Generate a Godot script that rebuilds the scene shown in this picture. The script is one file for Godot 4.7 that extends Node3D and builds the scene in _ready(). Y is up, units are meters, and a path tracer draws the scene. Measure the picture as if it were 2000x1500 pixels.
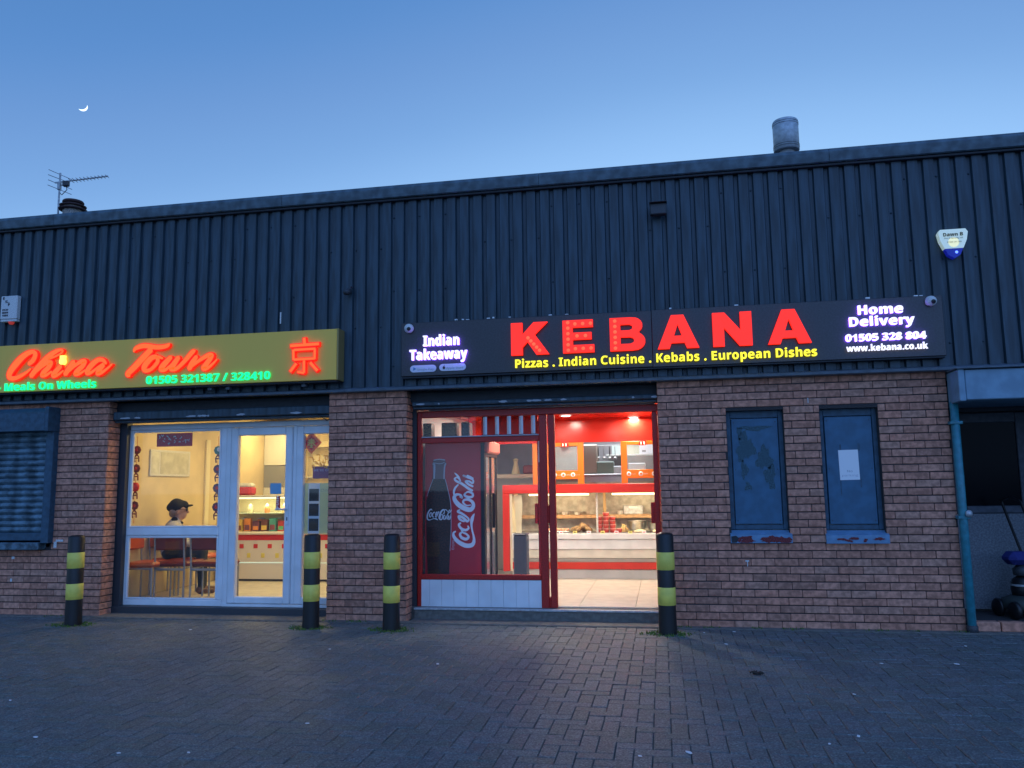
extends Node3D
# ---------------------------------------------------------------- camera maths (photo pixel -> point on a plane)
const FOCAL := 1563.5
const CAM := Vector3(0.0, 1.4135, 8.404)
var CB := Basis()
func ray(px, py):
	return CB * Vector3((px - 1000.0) / FOCAL, -(py - 750.0) / FOCAL, -1.0)
func U(px, py, z):                       # point where that pixel's ray meets the plane z
	var d = ray(px, py)
	return CAM + d * ((z - CAM.z) / d.z)
func GY(px, py, y):                      # ... meets the level y
	var d = ray(px, py)
	return CAM + d * ((y - CAM.y) / d.y)
func PX(p):                              # point -> pixel
	var c = CB.inverse() * (p - CAM)
	return Vector2(1000 + FOCAL * c.x / -c.z, 750 - FOCAL * c.y / -c.z)
# ---------------------------------------------------------------- naming helpers
var used := {}
var rng := RandomNumberGenerator.new()
func numbered(n):
	if not used.has(n):
		used[n] = 0
		return n
	used[n] += 1
	return "%s_%03d" % [n, used[n]]
func meta(o, label, category = "", group = "", kind = ""):
	if label: o.set_meta("label", label)
	if category: o.set_meta("category", category)
	if group: o.set_meta("group", group)
	if kind: o.set_meta("kind", kind)
	return o
func thing(called, label, category, at = Vector3.ZERO, turn = 0.0, group = ""):
	var o = Node3D.new()
	o.name = numbered(called)
	add_child(o)
	o.position = at
	o.rotation.y = turn
	return meta(o, label, category, group)
func piece(called, mesh, m, parent, at = Vector3.ZERO):
	var o = MeshInstance3D.new()
	o.name = called if parent != self else numbered(called)
	o.mesh = mesh
	o.material_override = m
	parent.add_child(o, true)
	o.position = at
	return o
# ---------------------------------------------------------------- shape helpers
func new_st():
	var st = SurfaceTool.new()
	st.begin(Mesh.PRIMITIVE_TRIANGLES)
	st.set_smooth_group(-1)
	return st
func done(st):
	st.generate_normals()
	return st.commit()
func quad(st, a, b, c, d):               # a b c d run counter-clockwise seen from the front
	for p in [a, c, b, a, d, c]:
		st.set_uv(Vector2(p.x + p.z, -p.y))
		st.add_vertex(p)
func tri(st, a, b, c):
	for p in [a, c, b]:
		st.set_uv(Vector2(p.x + p.z, -p.y))
		st.add_vertex(p)
func add_box(st, lo, hi, bev = 0.0):
	var b = minf(bev, minf(hi.x - lo.x, minf(hi.y - lo.y, hi.z - lo.z)) * 0.45)
	if b <= 0.0:
		var p = []
		for k in 8: p.append(Vector3(hi.x if k & 1 else lo.x, hi.y if k & 2 else lo.y, hi.z if k & 4 else lo.z))
		quad(st, p[4], p[5], p[7], p[6]); quad(st, p[1], p[0], p[2], p[3])
		quad(st, p[5], p[1], p[3], p[7]); quad(st, p[0], p[4], p[6], p[2])
		quad(st, p[6], p[7], p[3], p[2]); quad(st, p[0], p[1], p[5], p[4])
		return
	var c = (lo + hi) * 0.5
	var h = (hi - lo) * 0.5
	# vertex of corner s on the face across axis a
	var v = func(s, a):
		var q = Vector3(s.x * (h.x - b), s.y * (h.y - b), s.z * (h.z - b))
		q[a] = s[a] * h[a]
		return c + q
	for a in 3:
		for sg in [-1.0, 1.0]:
			var q = []
			var e1 = (a + 1) % 3
			var e2 = (a + 2) % 3
			for k in [[-1, -1], [1, -1], [1, 1], [-1, 1]]:
				var s = Vector3.ZERO
				s[a] = sg; s[e1] = k[0]; s[e2] = k[1]
				q.append(v.call(s, a))
			if sg > 0: quad(st, q[0], q[1], q[2], q[3])
			else: quad(st, q[3], q[2], q[1], q[0])
		# edges along axis a
		for s1 in [-1.0, 1.0]:
			for s2 in [-1.0, 1.0]:
				var f1 = (a + 1) % 3
				var f2 = (a + 2) % 3
				var s = Vector3.ZERO
				s[f1] = s1; s[f2] = s2
				var sa = s; sa[a] = -1
				var sb = s; sb[a] = 1
				if s1 * s2 > 0: quad(st, v.call(sa, f1), v.call(sa, f2), v.call(sb, f2), v.call(sb, f1))
				else: quad(st, v.call(sa, f1), v.call(sb, f1), v.call(sb, f2), v.call(sa, f2))
	for sx in [-1.0, 1.0]:
		for sy in [-1.0, 1.0]:
			for sz in [-1.0, 1.0]:
				var s = Vector3(sx, sy, sz)
				if sx * sy * sz > 0: tri(st, v.call(s, 0), v.call(s, 1), v.call(s, 2))
				else: tri(st, v.call(s, 0), v.call(s, 2), v.call(s, 1))
func box(called, lo, hi, m, parent, bev = 0.004):
	var st = new_st()
	add_box(st, lo, hi, bev)
	return piece(called, done(st), m, parent)
func frame_of(axis):                     # basis whose y runs along the axis
	var y = axis.normalized()
	var x = y.cross(Vector3(0, 0, 1) if absf(y.z) < 0.9 else Vector3(1, 0, 0)).normalized()
	return Basis(x, y, x.cross(y))
func add_lathe(st, profile, base, axis = Vector3.UP, seg = 20, smooth = true):
	st.set_smooth_group(1 if smooth else -1)
	var f = frame_of(axis)
	for k in profile.size() - 1:
		for s in seg:
			var a0 = TAU * s / seg
			var a1 = TAU * (s + 1) / seg
			var q = func(r, y, a): return base + f * Vector3(r * cos(a), y, r * sin(a))
			var p0 = profile[k]
			var p1 = profile[k + 1]
			var A = q.call(p0.x, p0.y, a1)
			var B = q.call(p0.x, p0.y, a0)
			var C = q.call(p1.x, p1.y, a0)
			var D = q.call(p1.x, p1.y, a1)
			if p0.x > 0.0001: tri(st, A, B, C)
			if p1.x > 0.0001: tri(st, A, C, D)
	st.set_smooth_group(-1)
func lathe(called, profile, base, m, parent, axis = Vector3.UP, seg = 20):
	var st = new_st()
	add_lathe(st, profile, base, axis, seg)
	return piece(called, done(st), m, parent)
func can(r, h, bev = 0.004):             # closed cylinder profile
	return [Vector2(0, 0), Vector2(r - bev, 0), Vector2(r, bev), Vector2(r, h - bev), Vector2(r - bev, h), Vector2(0, h)]
func add_tube(st, pts, r, seg = 8):
	st.set_smooth_group(2)
	var rings = []
	var f = frame_of(pts[1] - pts[0])
	for k in pts.size():
		var d = (pts[mini(k + 1, pts.size() - 1)] - pts[maxi(k - 1, 0)]).normalized()
		var turn = Quaternion(f.y, d)
		f = Basis(turn) * f
		var ring = []
		for s in seg:
			var a = TAU * s / seg
			ring.append(pts[k] + f * Vector3(cos(a) * r, 0, sin(a) * r))
		rings.append(ring)
	for k in rings.size() - 1:
		for s in seg:
			var t = (s + 1) % seg
			quad(st, rings[k][t], rings[k][s], rings[k + 1][s], rings[k + 1][t])
	st.set_smooth_group(-1)
	for s in seg - 2:
		tri(st, rings[0][0], rings[0][s + 1], rings[0][s + 2])
		tri(st, rings[-1][0], rings[-1][s + 2], rings[-1][s + 1])
func tube(called, pts, r, m, parent, seg = 8):
	var st = new_st()
	add_tube(st, pts, r, seg)
	return piece(called, done(st), m, parent)
func add_extrude(st, poly, z0, z1):      # 2D outline in x, y pushed from z0 to z1
	var pg = PackedVector2Array(poly)
	if not Geometry2D.is_polygon_clockwise(pg): pass
	else: pg.reverse()
	var t = Geometry2D.triangulate_polygon(pg)
	for k in range(0, t.size(), 3):
		var a = pg[t[k]]
		var b = pg[t[k + 1]]
		var c = pg[t[k + 2]]
		if (b - a).cross(c - a) < 0:
			var s = b
			b = c
			c = s
		tri(st, Vector3(a.x, a.y, z1), Vector3(b.x, b.y, z1), Vector3(c.x, c.y, z1))
		tri(st, Vector3(a.x, a.y, z0), Vector3(c.x, c.y, z0), Vector3(b.x, b.y, z0))
	for k in pg.size():
		var a = pg[k]
		var b = pg[(k + 1) % pg.size()]
		quad(st, Vector3(a.x, a.y, z0), Vector3(b.x, b.y, z0), Vector3(b.x, b.y, z1), Vector3(a.x, a.y, z1))
func smooth_line(pts, per = 6):          # Catmull-Rom through Vector3(x, y, half width)
	var out = []
	for k in pts.size() - 1:
		var p0 = pts[maxi(k - 1, 0)]
		var p1 = pts[k]
		var p2 = pts[k + 1]
		var p3 = pts[mini(k + 2, pts.size() - 1)]
		for s in per:
			var t = float(s) / per
			out.append(0.5 * (2.0 * p1 + (p2 - p0) * t + (2.0 * p0 - 5.0 * p1 + 4.0 * p2 - p3) * t * t + (3.0 * p1 - p0 - 3.0 * p2 + p3) * t * t * t))
	out.append(pts[-1])
	return out
func add_stroke(st, pts, z0, z1, per = 6):  # a brush stroke with rounded ends, as a solid
	var l = smooth_line(pts, per)
	var L = []
	var Rr = []
	for k in l.size():
		var a = l[maxi(k - 1, 0)]
		var b = l[mini(k + 1, l.size() - 1)]
		var d = Vector2(b.x - a.x, b.y - a.y).normalized()
		var n = Vector2(-d.y, d.x) * maxf(l[k].z, 0.001)
		L.append(Vector2(l[k].x, l[k].y) + n)
		Rr.append(Vector2(l[k].x, l[k].y) - n)
	var e0 = Vector2(l[0].x, l[0].y) - (Vector2(l[1].x, l[1].y) - Vector2(l[0].x, l[0].y)).normalized() * l[0].z * 0.7
	var e1 = Vector2(l[-1].x, l[-1].y) + (Vector2(l[-1].x, l[-1].y) - Vector2(l[-2].x, l[-2].y)).normalized() * l[-1].z * 0.7
	var f = func(p, z): return Vector3(p.x, p.y, z)
	for k in l.size() - 1:
		quad(st, f.call(Rr[k], z1), f.call(Rr[k + 1], z1), f.call(L[k + 1], z1), f.call(L[k], z1))
		quad(st, f.call(L[k], z0), f.call(L[k + 1], z0), f.call(Rr[k + 1], z0), f.call(Rr[k], z0))
		quad(st, f.call(L[k], z1), f.call(L[k + 1], z1), f.call(L[k + 1], z0), f.call(L[k], z0))
		quad(st, f.call(Rr[k], z0), f.call(Rr[k + 1], z0), f.call(Rr[k + 1], z1), f.call(Rr[k], z1))
	for z in [z0, z1]:
		tri(st, f.call(e0, z), f.call(Rr[0], z), f.call(L[0], z))
		tri(st, f.call(e1, z), f.call(L[-1], z), f.call(Rr[-1], z))
	for e in [[e0, L[0], Rr[0]], [e1, Rr[-1], L[-1]]]:
		quad(st, f.call(e[0], z0), f.call(e[0], z1), f.call(e[1], z1), f.call(e[1], z0))
		quad(st, f.call(e[0], z1), f.call(e[0], z0), f.call(e[2], z0), f.call(e[2], z1))
func sheet(called, a, b, c, d, m, parent):  # one pane
	var st = new_st()
	quad(st, a, b, c, d)
	return piece(called, done(st), m, parent)
func pane(called, x0, x1, y0, y1, z, m, parent):
	return sheet(called, Vector3(x0, y0, z), Vector3(x1, y0, z), Vector3(x1, y1, z), Vector3(x0, y1, z), m, parent)
# ---------------------------------------------------------------- lettering
var bold: SystemFont
var plain_font: SystemFont
func letters(parent, text, x0, x1, y, cap, z, depth, m, called = "letter", font = null, as_one = false):
	# each character is a solid of its own; the line runs from x0 to x1 on the baseline y
	font = font if font else bold
	var fs = 64
	var total = font.get_string_size(text, HORIZONTAL_ALIGNMENT_LEFT, -1, fs).x
	var pix = cap / (0.714 * fs)
	var sx = (x1 - x0) / (total * pix)
	var x = x0
	var list = [text] if as_one else Array(text.split(""))
	for ch in list:
		var w = font.get_string_size(ch, HORIZONTAL_ALIGNMENT_LEFT, -1, fs).x * pix * sx
		if ch.strip_edges() != "":
			var t = TextMesh.new()
			t.text = ch
			t.font = font
			t.font_size = fs
			t.pixel_size = pix
			t.depth = depth
			t.curve_step = 1.0
			t.horizontal_alignment = HORIZONTAL_ALIGNMENT_LEFT
			t.vertical_alignment = VERTICAL_ALIGNMENT_BOTTOM
			var o = piece(called, t, m, parent)
			var box_ = t.get_aabb()
			o.scale = Vector3(sx, 1, 1)
			# TextMesh with bottom alignment: the line's descent lies on y = 0
			o.position = Vector3(x, y - font.get_descent(fs) * pix, z)
		x += w
# ---------------------------------------------------------------- materials
var tex := {}
func lin(r, g, b):
	return Color(r, g, b).linear_to_srgb()
func noise_tex(key, freq, lo, hi, oct = 4, size = 512, type = FastNoiseLite.TYPE_SIMPLEX_SMOOTH):
	if not tex.has(key):
		var n = FastNoiseLite.new()
		n.seed = hash(key) % 1000
		n.frequency = freq
		n.fractal_octaves = oct
		n.noise_type = type
		var t = NoiseTexture2D.new()
		t.width = size
		t.height = size
		t.seamless = true
		t.noise = n
		var g = Gradient.new()
		g.set_color(0, Color(lo, lo, lo))
		g.set_color(1, Color(hi, hi, hi))
		g.set_offset(0, 0.25)
		g.set_offset(1, 0.75)
		t.color_ramp = g
		tex[key] = t
	return tex[key]
func mat(c, rough = 0.7, metal = 0.0, t = null, scale = 1.0):
	var m = StandardMaterial3D.new()
	m.albedo_color = lin(c.x, c.y, c.z)
	m.roughness = rough
	m.metallic = metal
	if t:
		m.albedo_texture = t
		m.uv1_triplanar = true
		m.uv1_world_triplanar = true
		m.uv1_scale = Vector3.ONE * scale
	return m
func bumpy(m, t, cm):
	m.heightmap_enabled = true
	m.heightmap_texture = t
	m.heightmap_scale = cm
	return m
func glow(c, e, body = Vector3(0.5, 0.5, 0.5)):
	var m = mat(body, 0.5)
	m.emission_enabled = true
	m.emission = lin(c.x, c.y, c.z)
	m.emission_energy_multiplier = e
	return m
func glass(a = 0.08):
	var m = StandardMaterial3D.new()
	m.albedo_color = Color(0.9, 0.95, 0.95, a)
	m.transparency = BaseMaterial3D.TRANSPARENCY_ALPHA
	m.roughness = 0.02
	return m
var M := {}
func make_materials():
	var grain = noise_tex("grain", 0.015, 0.84, 1.0, 5)
	var fine = noise_tex("fine", 0.08, 0.8, 1.0, 4)
	var rough = noise_tex("rough", 0.05, 0.0, 1.0, 5)
	# grit: fine speckle of the paving blocks
	var im = Image.create(512, 512, false, Image.FORMAT_RGB8)
	for y in 512:
		for x in 512:
			var v = 0.45 + rng.randf() * 0.4
			if rng.randf() < 0.02: v = 1.0
			im.set_pixel(x, y, Color(v, v, v))
	tex.grit = ImageTexture.create_from_image(im)
	M.cladding = mat(Vector3(0.031, 0.062, 0.086), 0.5, 0.0, noise_tex("streak", 0.012, 0.74, 1.0, 5), 1.0)
	M.cladding.uv1_scale = Vector3(2.2, 0.22, 2.2)
	M.capping = mat(Vector3(0.10, 0.155, 0.19), 0.5, 0.0, noise_tex("cap", 0.02, 0.72, 1.0, 5), 0.6)
	M.flash = mat(Vector3(0.10, 0.135, 0.17), 0.45, 0.0, grain, 1.0)
	M.dark = mat(Vector3(0.018, 0.022, 0.03), 0.6, 0.0, grain, 1.3)
	M.mortar = bumpy(mat(Vector3(0.055, 0.05, 0.05), 0.95, 0.0, fine, 2.0), rough, 0.3)
	M.brick = []
	for k in 8:
		var t = Vector3(0.67, 0.28, 0.18).lerp(Vector3(0.58, 0.29, 0.20), rng.randf()) * rng.randf_range(0.8, 1.12)
		M.brick.append(bumpy(mat(t, 0.9, 0.0, noise_tex("brick", 0.012, 0.80, 1.0, 5), 2.0), rough, 0.12))
	M.brick_low = M.brick
	M.concrete = bumpy(mat(Vector3(0.17, 0.16, 0.14), 0.85, 0.0, grain, 1.6), rough, 0.15)
	M.paver = mat(Vector3(0.33, 0.38, 0.39), 0.62, 0.0, tex.grit, 0.32)
	M.paver.vertex_color_use_as_albedo = true
	bumpy(M.paver, tex.grit, 0.12)
	M.joint = mat(Vector3(0.05, 0.05, 0.047), 0.95, 0.0, fine, 3.0)
	M.moss = mat(Vector3(0.10, 0.17, 0.03), 0.95)
	M.white_pvc = mat(Vector3(0.78, 0.79, 0.8), 0.35, 0.0, noise_tex("pvc", 0.006, 0.95, 1.0, 3), 0.8)
	M.red_frame = mat(Vector3(0.55, 0.018, 0.012), 0.4, 0.0, fine, 1.5)
	M.blue_paint = mat(Vector3(0.035, 0.125, 0.215), 0.5, 0.0, noise_tex("paint", 0.008, 0.9, 1.0, 5), 1.5)
	M.blue_dark = mat(Vector3(0.035, 0.09, 0.14), 0.55, 0.0, grain, 1.5)
	M.teal = mat(Vector3(0.03, 0.24, 0.30), 0.4, 0.0, grain, 1.5)
	M.black = mat(Vector3(0.012, 0.012, 0.014), 0.45, 0.0, fine, 2.0)
	M.yellow = mat(Vector3(0.86, 0.72, 0.12), 0.5, 0.0, noise_tex("worn", 0.01, 0.92, 1.0, 4), 1.5)
	M.steel = mat(Vector3(0.55, 0.55, 0.55), 0.32, 0.9, fine, 2.0)
	M.galv = mat(Vector3(0.5, 0.52, 0.54), 0.45, 0.3, grain, 2.0)
	M.white = mat(Vector3(0.8, 0.8, 0.78), 0.5, 0.0, fine, 2.0)
	M.paper = mat(Vector3(0.82, 0.82, 0.82), 0.8)
	M.cream = mat(Vector3(0.74, 0.60, 0.36), 0.75, 0.0, noise_tex("plaster", 0.006, 0.95, 1.0, 4), 0.6)
	M.ceiling = mat(Vector3(0.78, 0.72, 0.6), 0.85, 0.0, fine, 1.0)
	M.tile = mat(Vector3(0.68, 0.62, 0.5), 0.3, 0.0, noise_tex("tile", 0.008, 0.93, 1.0, 4), 1.0)
	M.gloss_red = mat(Vector3(0.62, 0.022, 0.012), 0.22)
	M.red = mat(Vector3(0.6, 0.03, 0.02), 0.4)
	M.orange = mat(Vector3(0.82, 0.22, 0.01), 0.4)
	M.grey = mat(Vector3(0.3, 0.3, 0.3), 0.5, 0.0, fine, 2.0)
	M.charcoal = mat(Vector3(0.05, 0.055, 0.065), 0.5, 0.0, fine, 2.0)
	M.glass = glass(0.02)
	M.gold = mat(Vector3(0.93, 0.55, 0.08), 0.4, 0.05)
	M.board = mat(Vector3(0.034, 0.034, 0.044), 0.3, 0.0, fine, 1.0)
	M.ink = mat(Vector3(0.02, 0.02, 0.03), 0.7)
	M.skin = mat(Vector3(0.50, 0.29, 0.20), 0.6)
	M.cap_cloth = mat(Vector3(0.012, 0.014, 0.02), 0.9, 0.0, fine, 6.0)
	M.jacket = mat(Vector3(0.5, 0.49, 0.5), 0.9, 0.0, fine, 6.0)
	M.trousers = mat(Vector3(0.03, 0.035, 0.04), 0.9, 0.0, fine, 6.0)
	M.vinyl = mat(Vector3(0.20, 0.018, 0.012), 0.35, 0.0, fine, 2.0)
	M.chair_steel = mat(Vector3(0.32, 0.33, 0.34), 0.35, 0.6)

func paperm(x, y, z):          # thin paper or film that lets light through
	var m = mat(Vector3(x, y, z), 0.7)
	m.backlight_enabled = true
	m.backlight = lin(x * 0.7, y * 0.7, z * 0.7)
	return m
func dark_glass():
	var m = mat(Vector3(0.004, 0.005, 0.007), 0.12)
	m.metallic_specular = 0.15
	return m

func sky_picture():
	# dusk: pale towards the horizon, deeper blue overhead, a little paler on the side where the sun went down (right)
	var w = 256
	var h = 128
	var im = Image.create(w, h, false, Image.FORMAT_RGBF)
	for y in h:
		var el = 90.0 - (y + 0.5) / h * 180.0
		for x in w:
			var az = (float(x) + 0.5) / w * TAU      # 0 looks along -z, positive to the right
			var away = 45.0 * (1.0 - cos(az - 0.09))         # the glow lies behind the shops, a little to the right
			var e = maxf(el, 0.0) + 14.0 * (1.0 - exp(-away / 14.0))
			var stops = [[-1.0, Vector3(0.60, 0.81, 1.04)], [10.0, Vector3(0.50, 0.75, 1.04)], [17.0, Vector3(0.415, 0.675, 1.02)], [22.0, Vector3(0.325, 0.585, 0.985)], [27.4, Vector3(0.205, 0.41, 0.78)], [31.5, Vector3(0.16, 0.335, 0.69)], [36.0, Vector3(0.108, 0.275, 0.625)], [45.0, Vector3(0.075, 0.21, 0.50)], [60.0, Vector3(0.055, 0.16, 0.40)], [105.0, Vector3(0.04, 0.12, 0.32)]]
			var v = stops[0][1]
			for k in stops.size() - 1:
				if e >= stops[k][0]:
					v = stops[k][1].lerp(stops[k + 1][1], clampf((e - stops[k][0]) / (stops[k + 1][0] - stops[k][0]), 0, 1))
			im.set_pixel(x, y, Color(v.x, v.y, v.z))
	return ImageTexture.create_from_image(im)

func set_up():
	var yaw = 0.182297947
	var pitch = 0.127305121
	var roll = -0.0135946807
	CB = Basis(Vector3.UP, yaw) * Basis(Vector3.RIGHT, pitch) * Basis(Vector3.BACK, roll)
	var cam = Camera3D.new()
	cam.name = "camera"
	cam.fov = 51.2529
	cam.near = 0.05
	cam.far = 3000.0
	cam.transform = Transform3D(CB, CAM)
	cam.current = true
	add_child(cam)
	var env = Environment.new()
	env.background_mode = Environment.BG_SKY
	var sky = Sky.new()
	var pm = PanoramaSkyMaterial.new()
	pm.panorama = sky_picture()
	sky.sky_material = pm
	env.sky = sky
	env.background_energy_multiplier = 1.0
	env.tonemap_mode = Environment.TONE_MAPPER_LINEAR
	env.tonemap_exposure = 1.0
	env.sdfgi_enabled = true
	env.ssao_enabled = true
	env.ssil_enabled = true
	var we = WorldEnvironment.new()
	we.name = "world"
	we.environment = env
	add_child(we)
	# wide soft blue fill, added behind the camera to brighten the facade
	var fill_light = DirectionalLight3D.new()
	fill_light.name = "dusk_fill"
	fill_light.light_color = lin(0.20, 0.38, 0.95)
	fill_light.light_energy = 0.4
	fill_light.light_angular_distance = 80.0
	fill_light.shadow_enabled = true
	add_child(fill_light)
	fill_light.look_at_from_position(Vector3(3, 8, 9), Vector3(0, 0, 0))

func area(parent, at, size, energy, color, look_dir):
	var l = AreaLight3D.new()
	l.name = "lamp_light"
	l.area_size = size
	l.light_energy = energy
	l.light_color = color
	l.shadow_enabled = true
	l.area_range = 12.0
	parent.add_child(l, true)
	l.transform = Transform3D(Basis.looking_at(look_dir, Vector3(0, 0, 1) if absf(look_dir.y) > 0.9 else Vector3.UP), at)
	return l

# ---------------------------------------------------------------- brickwork
var brick_cache := {}
func brick_mesh(w, h):
	var key = "%d_%d" % [roundi(w * 1000), roundi(h * 1000)]
	if not brick_cache.has(key):
		var st = new_st()
		add_box(st, Vector3(-w / 2, -h / 2, -0.03), Vector3(w / 2, h / 2, 0.0), 0.004)
		brick_cache[key] = done(st)
	return brick_cache[key]
# one run of wall facing +z between x0 and x1; holes are [x0, x1, y0, y1]
func brickwork(parent, x0, x1, y0, courses, holes, single, rest):
	var pitch = 0.225
	var joint = 0.007
	for c in courses:
		var ya = y0 + c * 0.0753
		var h = 0.0653
		var x = x0 - (0.1125 if c % 2 else 0.0) - fposmod(0.03 * (c % 5), 0.05)
		while x < x1:
			var spans = [[maxf(x, x0), minf(x + pitch - joint, x1)]]
			for hole in holes:
				if ya + h > hole[2] + 0.01 and ya < hole[3] - 0.01:
					var cut = []
					for s in spans:
						if s[1] <= hole[0] or s[0] >= hole[1]: cut.append(s)
						else:
							if s[0] < hole[0]: cut.append([s[0], hole[0] - 0.002])
							if s[1] > hole[1]: cut.append([hole[1] + 0.002, s[1]])
					spans = cut
			for s in spans:
				var w = snappedf(s[1] - s[0], 0.005)
				if w < 0.018: continue
				var at = Vector3((s[0] + s[1]) / 2, ya + h / 2 + rng.randf_range(-0.001, 0.001), rng.randf_range(-0.003, 0.002))
				var tone = rng.randi() % 8
				if rest == null:
					var o = piece("brick", brick_mesh(w, h), M.brick[tone], parent, at)
					o.rotation = Vector3(rng.randf_range(-0.008, 0.008), rng.randf_range(-0.008, 0.008), rng.randf_range(-0.006, 0.006))
				else:
					rest.append([brick_mesh(w, h), tone, Transform3D(Basis(), at)])
			x += pitch
func brick_return(rest, x, z0, z1, y0, courses, side):   # bricks on the side of a reveal, facing +x or -x
	for c in courses:
		var ya = y0 + c * 0.0753
		var b = Basis(Vector3.UP, PI / 2 * side)
		var L = z1 - z0
		rest.append([brick_mesh(snappedf(L - 0.006, 0.005), 0.0653), rng.randi() % 8, Transform3D(b, Vector3(x + 0.008 * side, ya + 0.0326, (z0 + z1) / 2))])

func build_shell():
	var b = thing("shop_building", "single-storey brick shop terrace with dark ribbed metal cladding above", "building")
	# --- right hand wall: its bricks are single pieces
	var w = box("brick_wall", Vector3(-0.02, -0.1, -0.22), Vector3(2.77, 2.5, -0.012), M.mortar, b, 0.0)
	# the wall body has two window openings: rebuild it as four strips
	var st = new_st()
	var wins = [[0.665, 1.225, 0.815, 2.15], [1.57, 2.12, 0.815, 2.145]]
	for s in [[-0.012, 0.667], [1.223, 1.572], [2.118, 2.762]]:
		add_box(st, Vector3(s[0], -0.1, -0.22), Vector3(s[1], 2.49, -0.009))
	for k in wins:
		add_box(st, Vector3(k[0] + 0.002, -0.1, -0.22), Vector3(k[1] - 0.002, k[2] + 0.002, -0.009))
		add_box(st, Vector3(k[0] + 0.002, k[3] - 0.002, -0.22), Vector3(k[1] - 0.002, 2.49, -0.009))
	w.mesh = done(st)
	brickwork(w, -0.015, 2.765, 0.0, 33, wins, true, null)
	# --- pier and left wall: joined brickwork
	var rest = []
	st = new_st()
	box("pier_core", Vector3(-3.632, -0.1, -0.22), Vector3(-2.738, 2.49, -0.009), M.mortar, b, 0)
	for s in [[-10.0, -7.9, -0.1, 2.49], [-7.1, -6.408, -0.1, 2.49], [-7.9, -7.1, -0.1, 0.78], [-7.9, -7.1, 2.38, 2.49]]:
		add_box(st, Vector3(s[0], s[2], -0.22), Vector3(s[1], s[3], -0.009))
	var core = piece("wall_core", done(st), M.mortar, b)
	brickwork(b, -3.635, -2.735, 0.0, 33, [], false, rest)
	brickwork(b, -10.0, -6.405, 0.0, 33, [[-7.9, -7.1, 0.78, 2.38]], false, rest)
	brick_return(rest, -6.408, -0.22, -0.005, 0.0, 33, 1)
	brick_return(rest, -2.738, -0.22, -0.005, 0.0, 33, 1)
	brick_return(rest, -0.012, -0.22, -0.005, 0.0, 33, -1)
	var sts = SurfaceTool.new()
	var by_tone = []
	for k in 8: by_tone.append(SurfaceTool.new())
	var am = ArrayMesh.new()
	for r in rest: by_tone[r[1]].append_from(r[0], 0, r[2])
	for k in 8:
		by_tone[k].commit(am)
		am.surface_set_material(am.get_surface_count() - 1, M.brick[k])
	var pieces = MeshInstance3D.new()
	pieces.name = "brickwork"
	pieces.mesh = am
	b.add_child(pieces, true)
	meta(pieces, "", "", "", "stuff")
	# --- cladding: ribbed sheets of six ribs
	var pitch = 0.150
	var x = -10.2
	var y0 = 2.52
	var y1 = 4.72
	var n = 6
	var sheet_mesh = []
	for v in 2:
		st = new_st()
		for k in n:
			var X = k * pitch
			var prof = [[0.0, 0.0], [0.094, 0.0], [0.105, -0.031], [0.139, -0.031], [0.150, 0.0]]
			for s in 4:
				var a = prof[s]
				var c = prof[s + 1]
				quad(st, Vector3(X + a[0], y0, a[1]), Vector3(X + c[0], y0, c[1]), Vector3(X + c[0], y1, c[1]), Vector3(X + a[0], y1, a[1]))
			for yy in ([2.75, 3.6, 4.45] if v == 0 else [3.2, 4.1]):     # fixings
				if k % 2 == v: add_lathe(st, [Vector2(0, 0.012), Vector2(0.008, 0.008), Vector2(0.011, 0.0)].map(func(p): return Vector2(p.x, 0.012 - p.y)), Vector3(X + 0.122, yy, -0.019), Vector3(0, 0, -1), 8)
		sheet_mesh.append(done(st))
	var k2 = 0
	while x < 6.2:
		var sh = piece("cladding_sheet", sheet_mesh[k2 % 2], M.cladding, b, Vector3(x, 0, 0.055 + 0.0015 * (k2 % 2)))
		x += pitch * n
		k2 += 1
	# backing wall behind the cladding, roof, far walls
	box("upper_wall", Vector3(-10.2, 2.5, -0.25), Vector3(6.3, 4.7, 0.015), M.dark, b, 0)
	# capping in lengths with joints
	x = -10.2
	while x < 6.2:
		st = new_st()
		var w2 = 2.9965
		var pr = [Vector2(0.105, 4.655), Vector2(0.12, 4.665), Vector2(0.135, 4.76), Vector2(0.115, 4.80), Vector2(-0.30, 4.815), Vector2(-0.30, 4.66), Vector2(0.06, 4.655)]
		for k in pr.size() - 1:
			quad(st, Vector3(x, pr[k].y, pr[k].x), Vector3(x + w2, pr[k].y, pr[k].x), Vector3(x + w2, pr[k + 1].y, pr[k + 1].x), Vector3(x, pr[k + 1].y, pr[k + 1].x))
		piece("roof_capping", done(st), M.capping, b)
		x += 3.0
	box("capping_trim", Vector3(-10.2, 4.628, 0.0), Vector3(6.2, 4.654, 0.092), M.dark, b, 0.004)
	# sill flashing under the cladding
	for s in [[-10.2, -3.42], [-3.418, 0.55], [0.552, 6.2]]:
		st = new_st()
		var pr = [Vector2(0.0, 2.472), Vector2(0.085, 2.472), Vector2(0.095, 2.478), Vector2(0.098, 2.502), Vector2(0.088, 2.508), Vector2(0.02, 2.53)]
		for k in pr.size() - 1:
			quad(st, Vector3(s[0], pr[k].y, pr[k].x), Vector3(s[1], pr[k].y, pr[k].x), Vector3(s[1], pr[k + 1].y, pr[k + 1].x), Vector3(s[0], pr[k + 1].y, pr[k + 1].x))
		piece("flashing", done(st), M.flash, b)
	box("roof", Vector3(-10.2, 4.55, -14.0), Vector3(6.3, 4.66, -0.302), M.dark, b, 0)
	box("rear_wall", Vector3(-10.2, -0.1, -14.2), Vector3(6.3, 4.66, -14.002), M.dark, b, 0)
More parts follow.
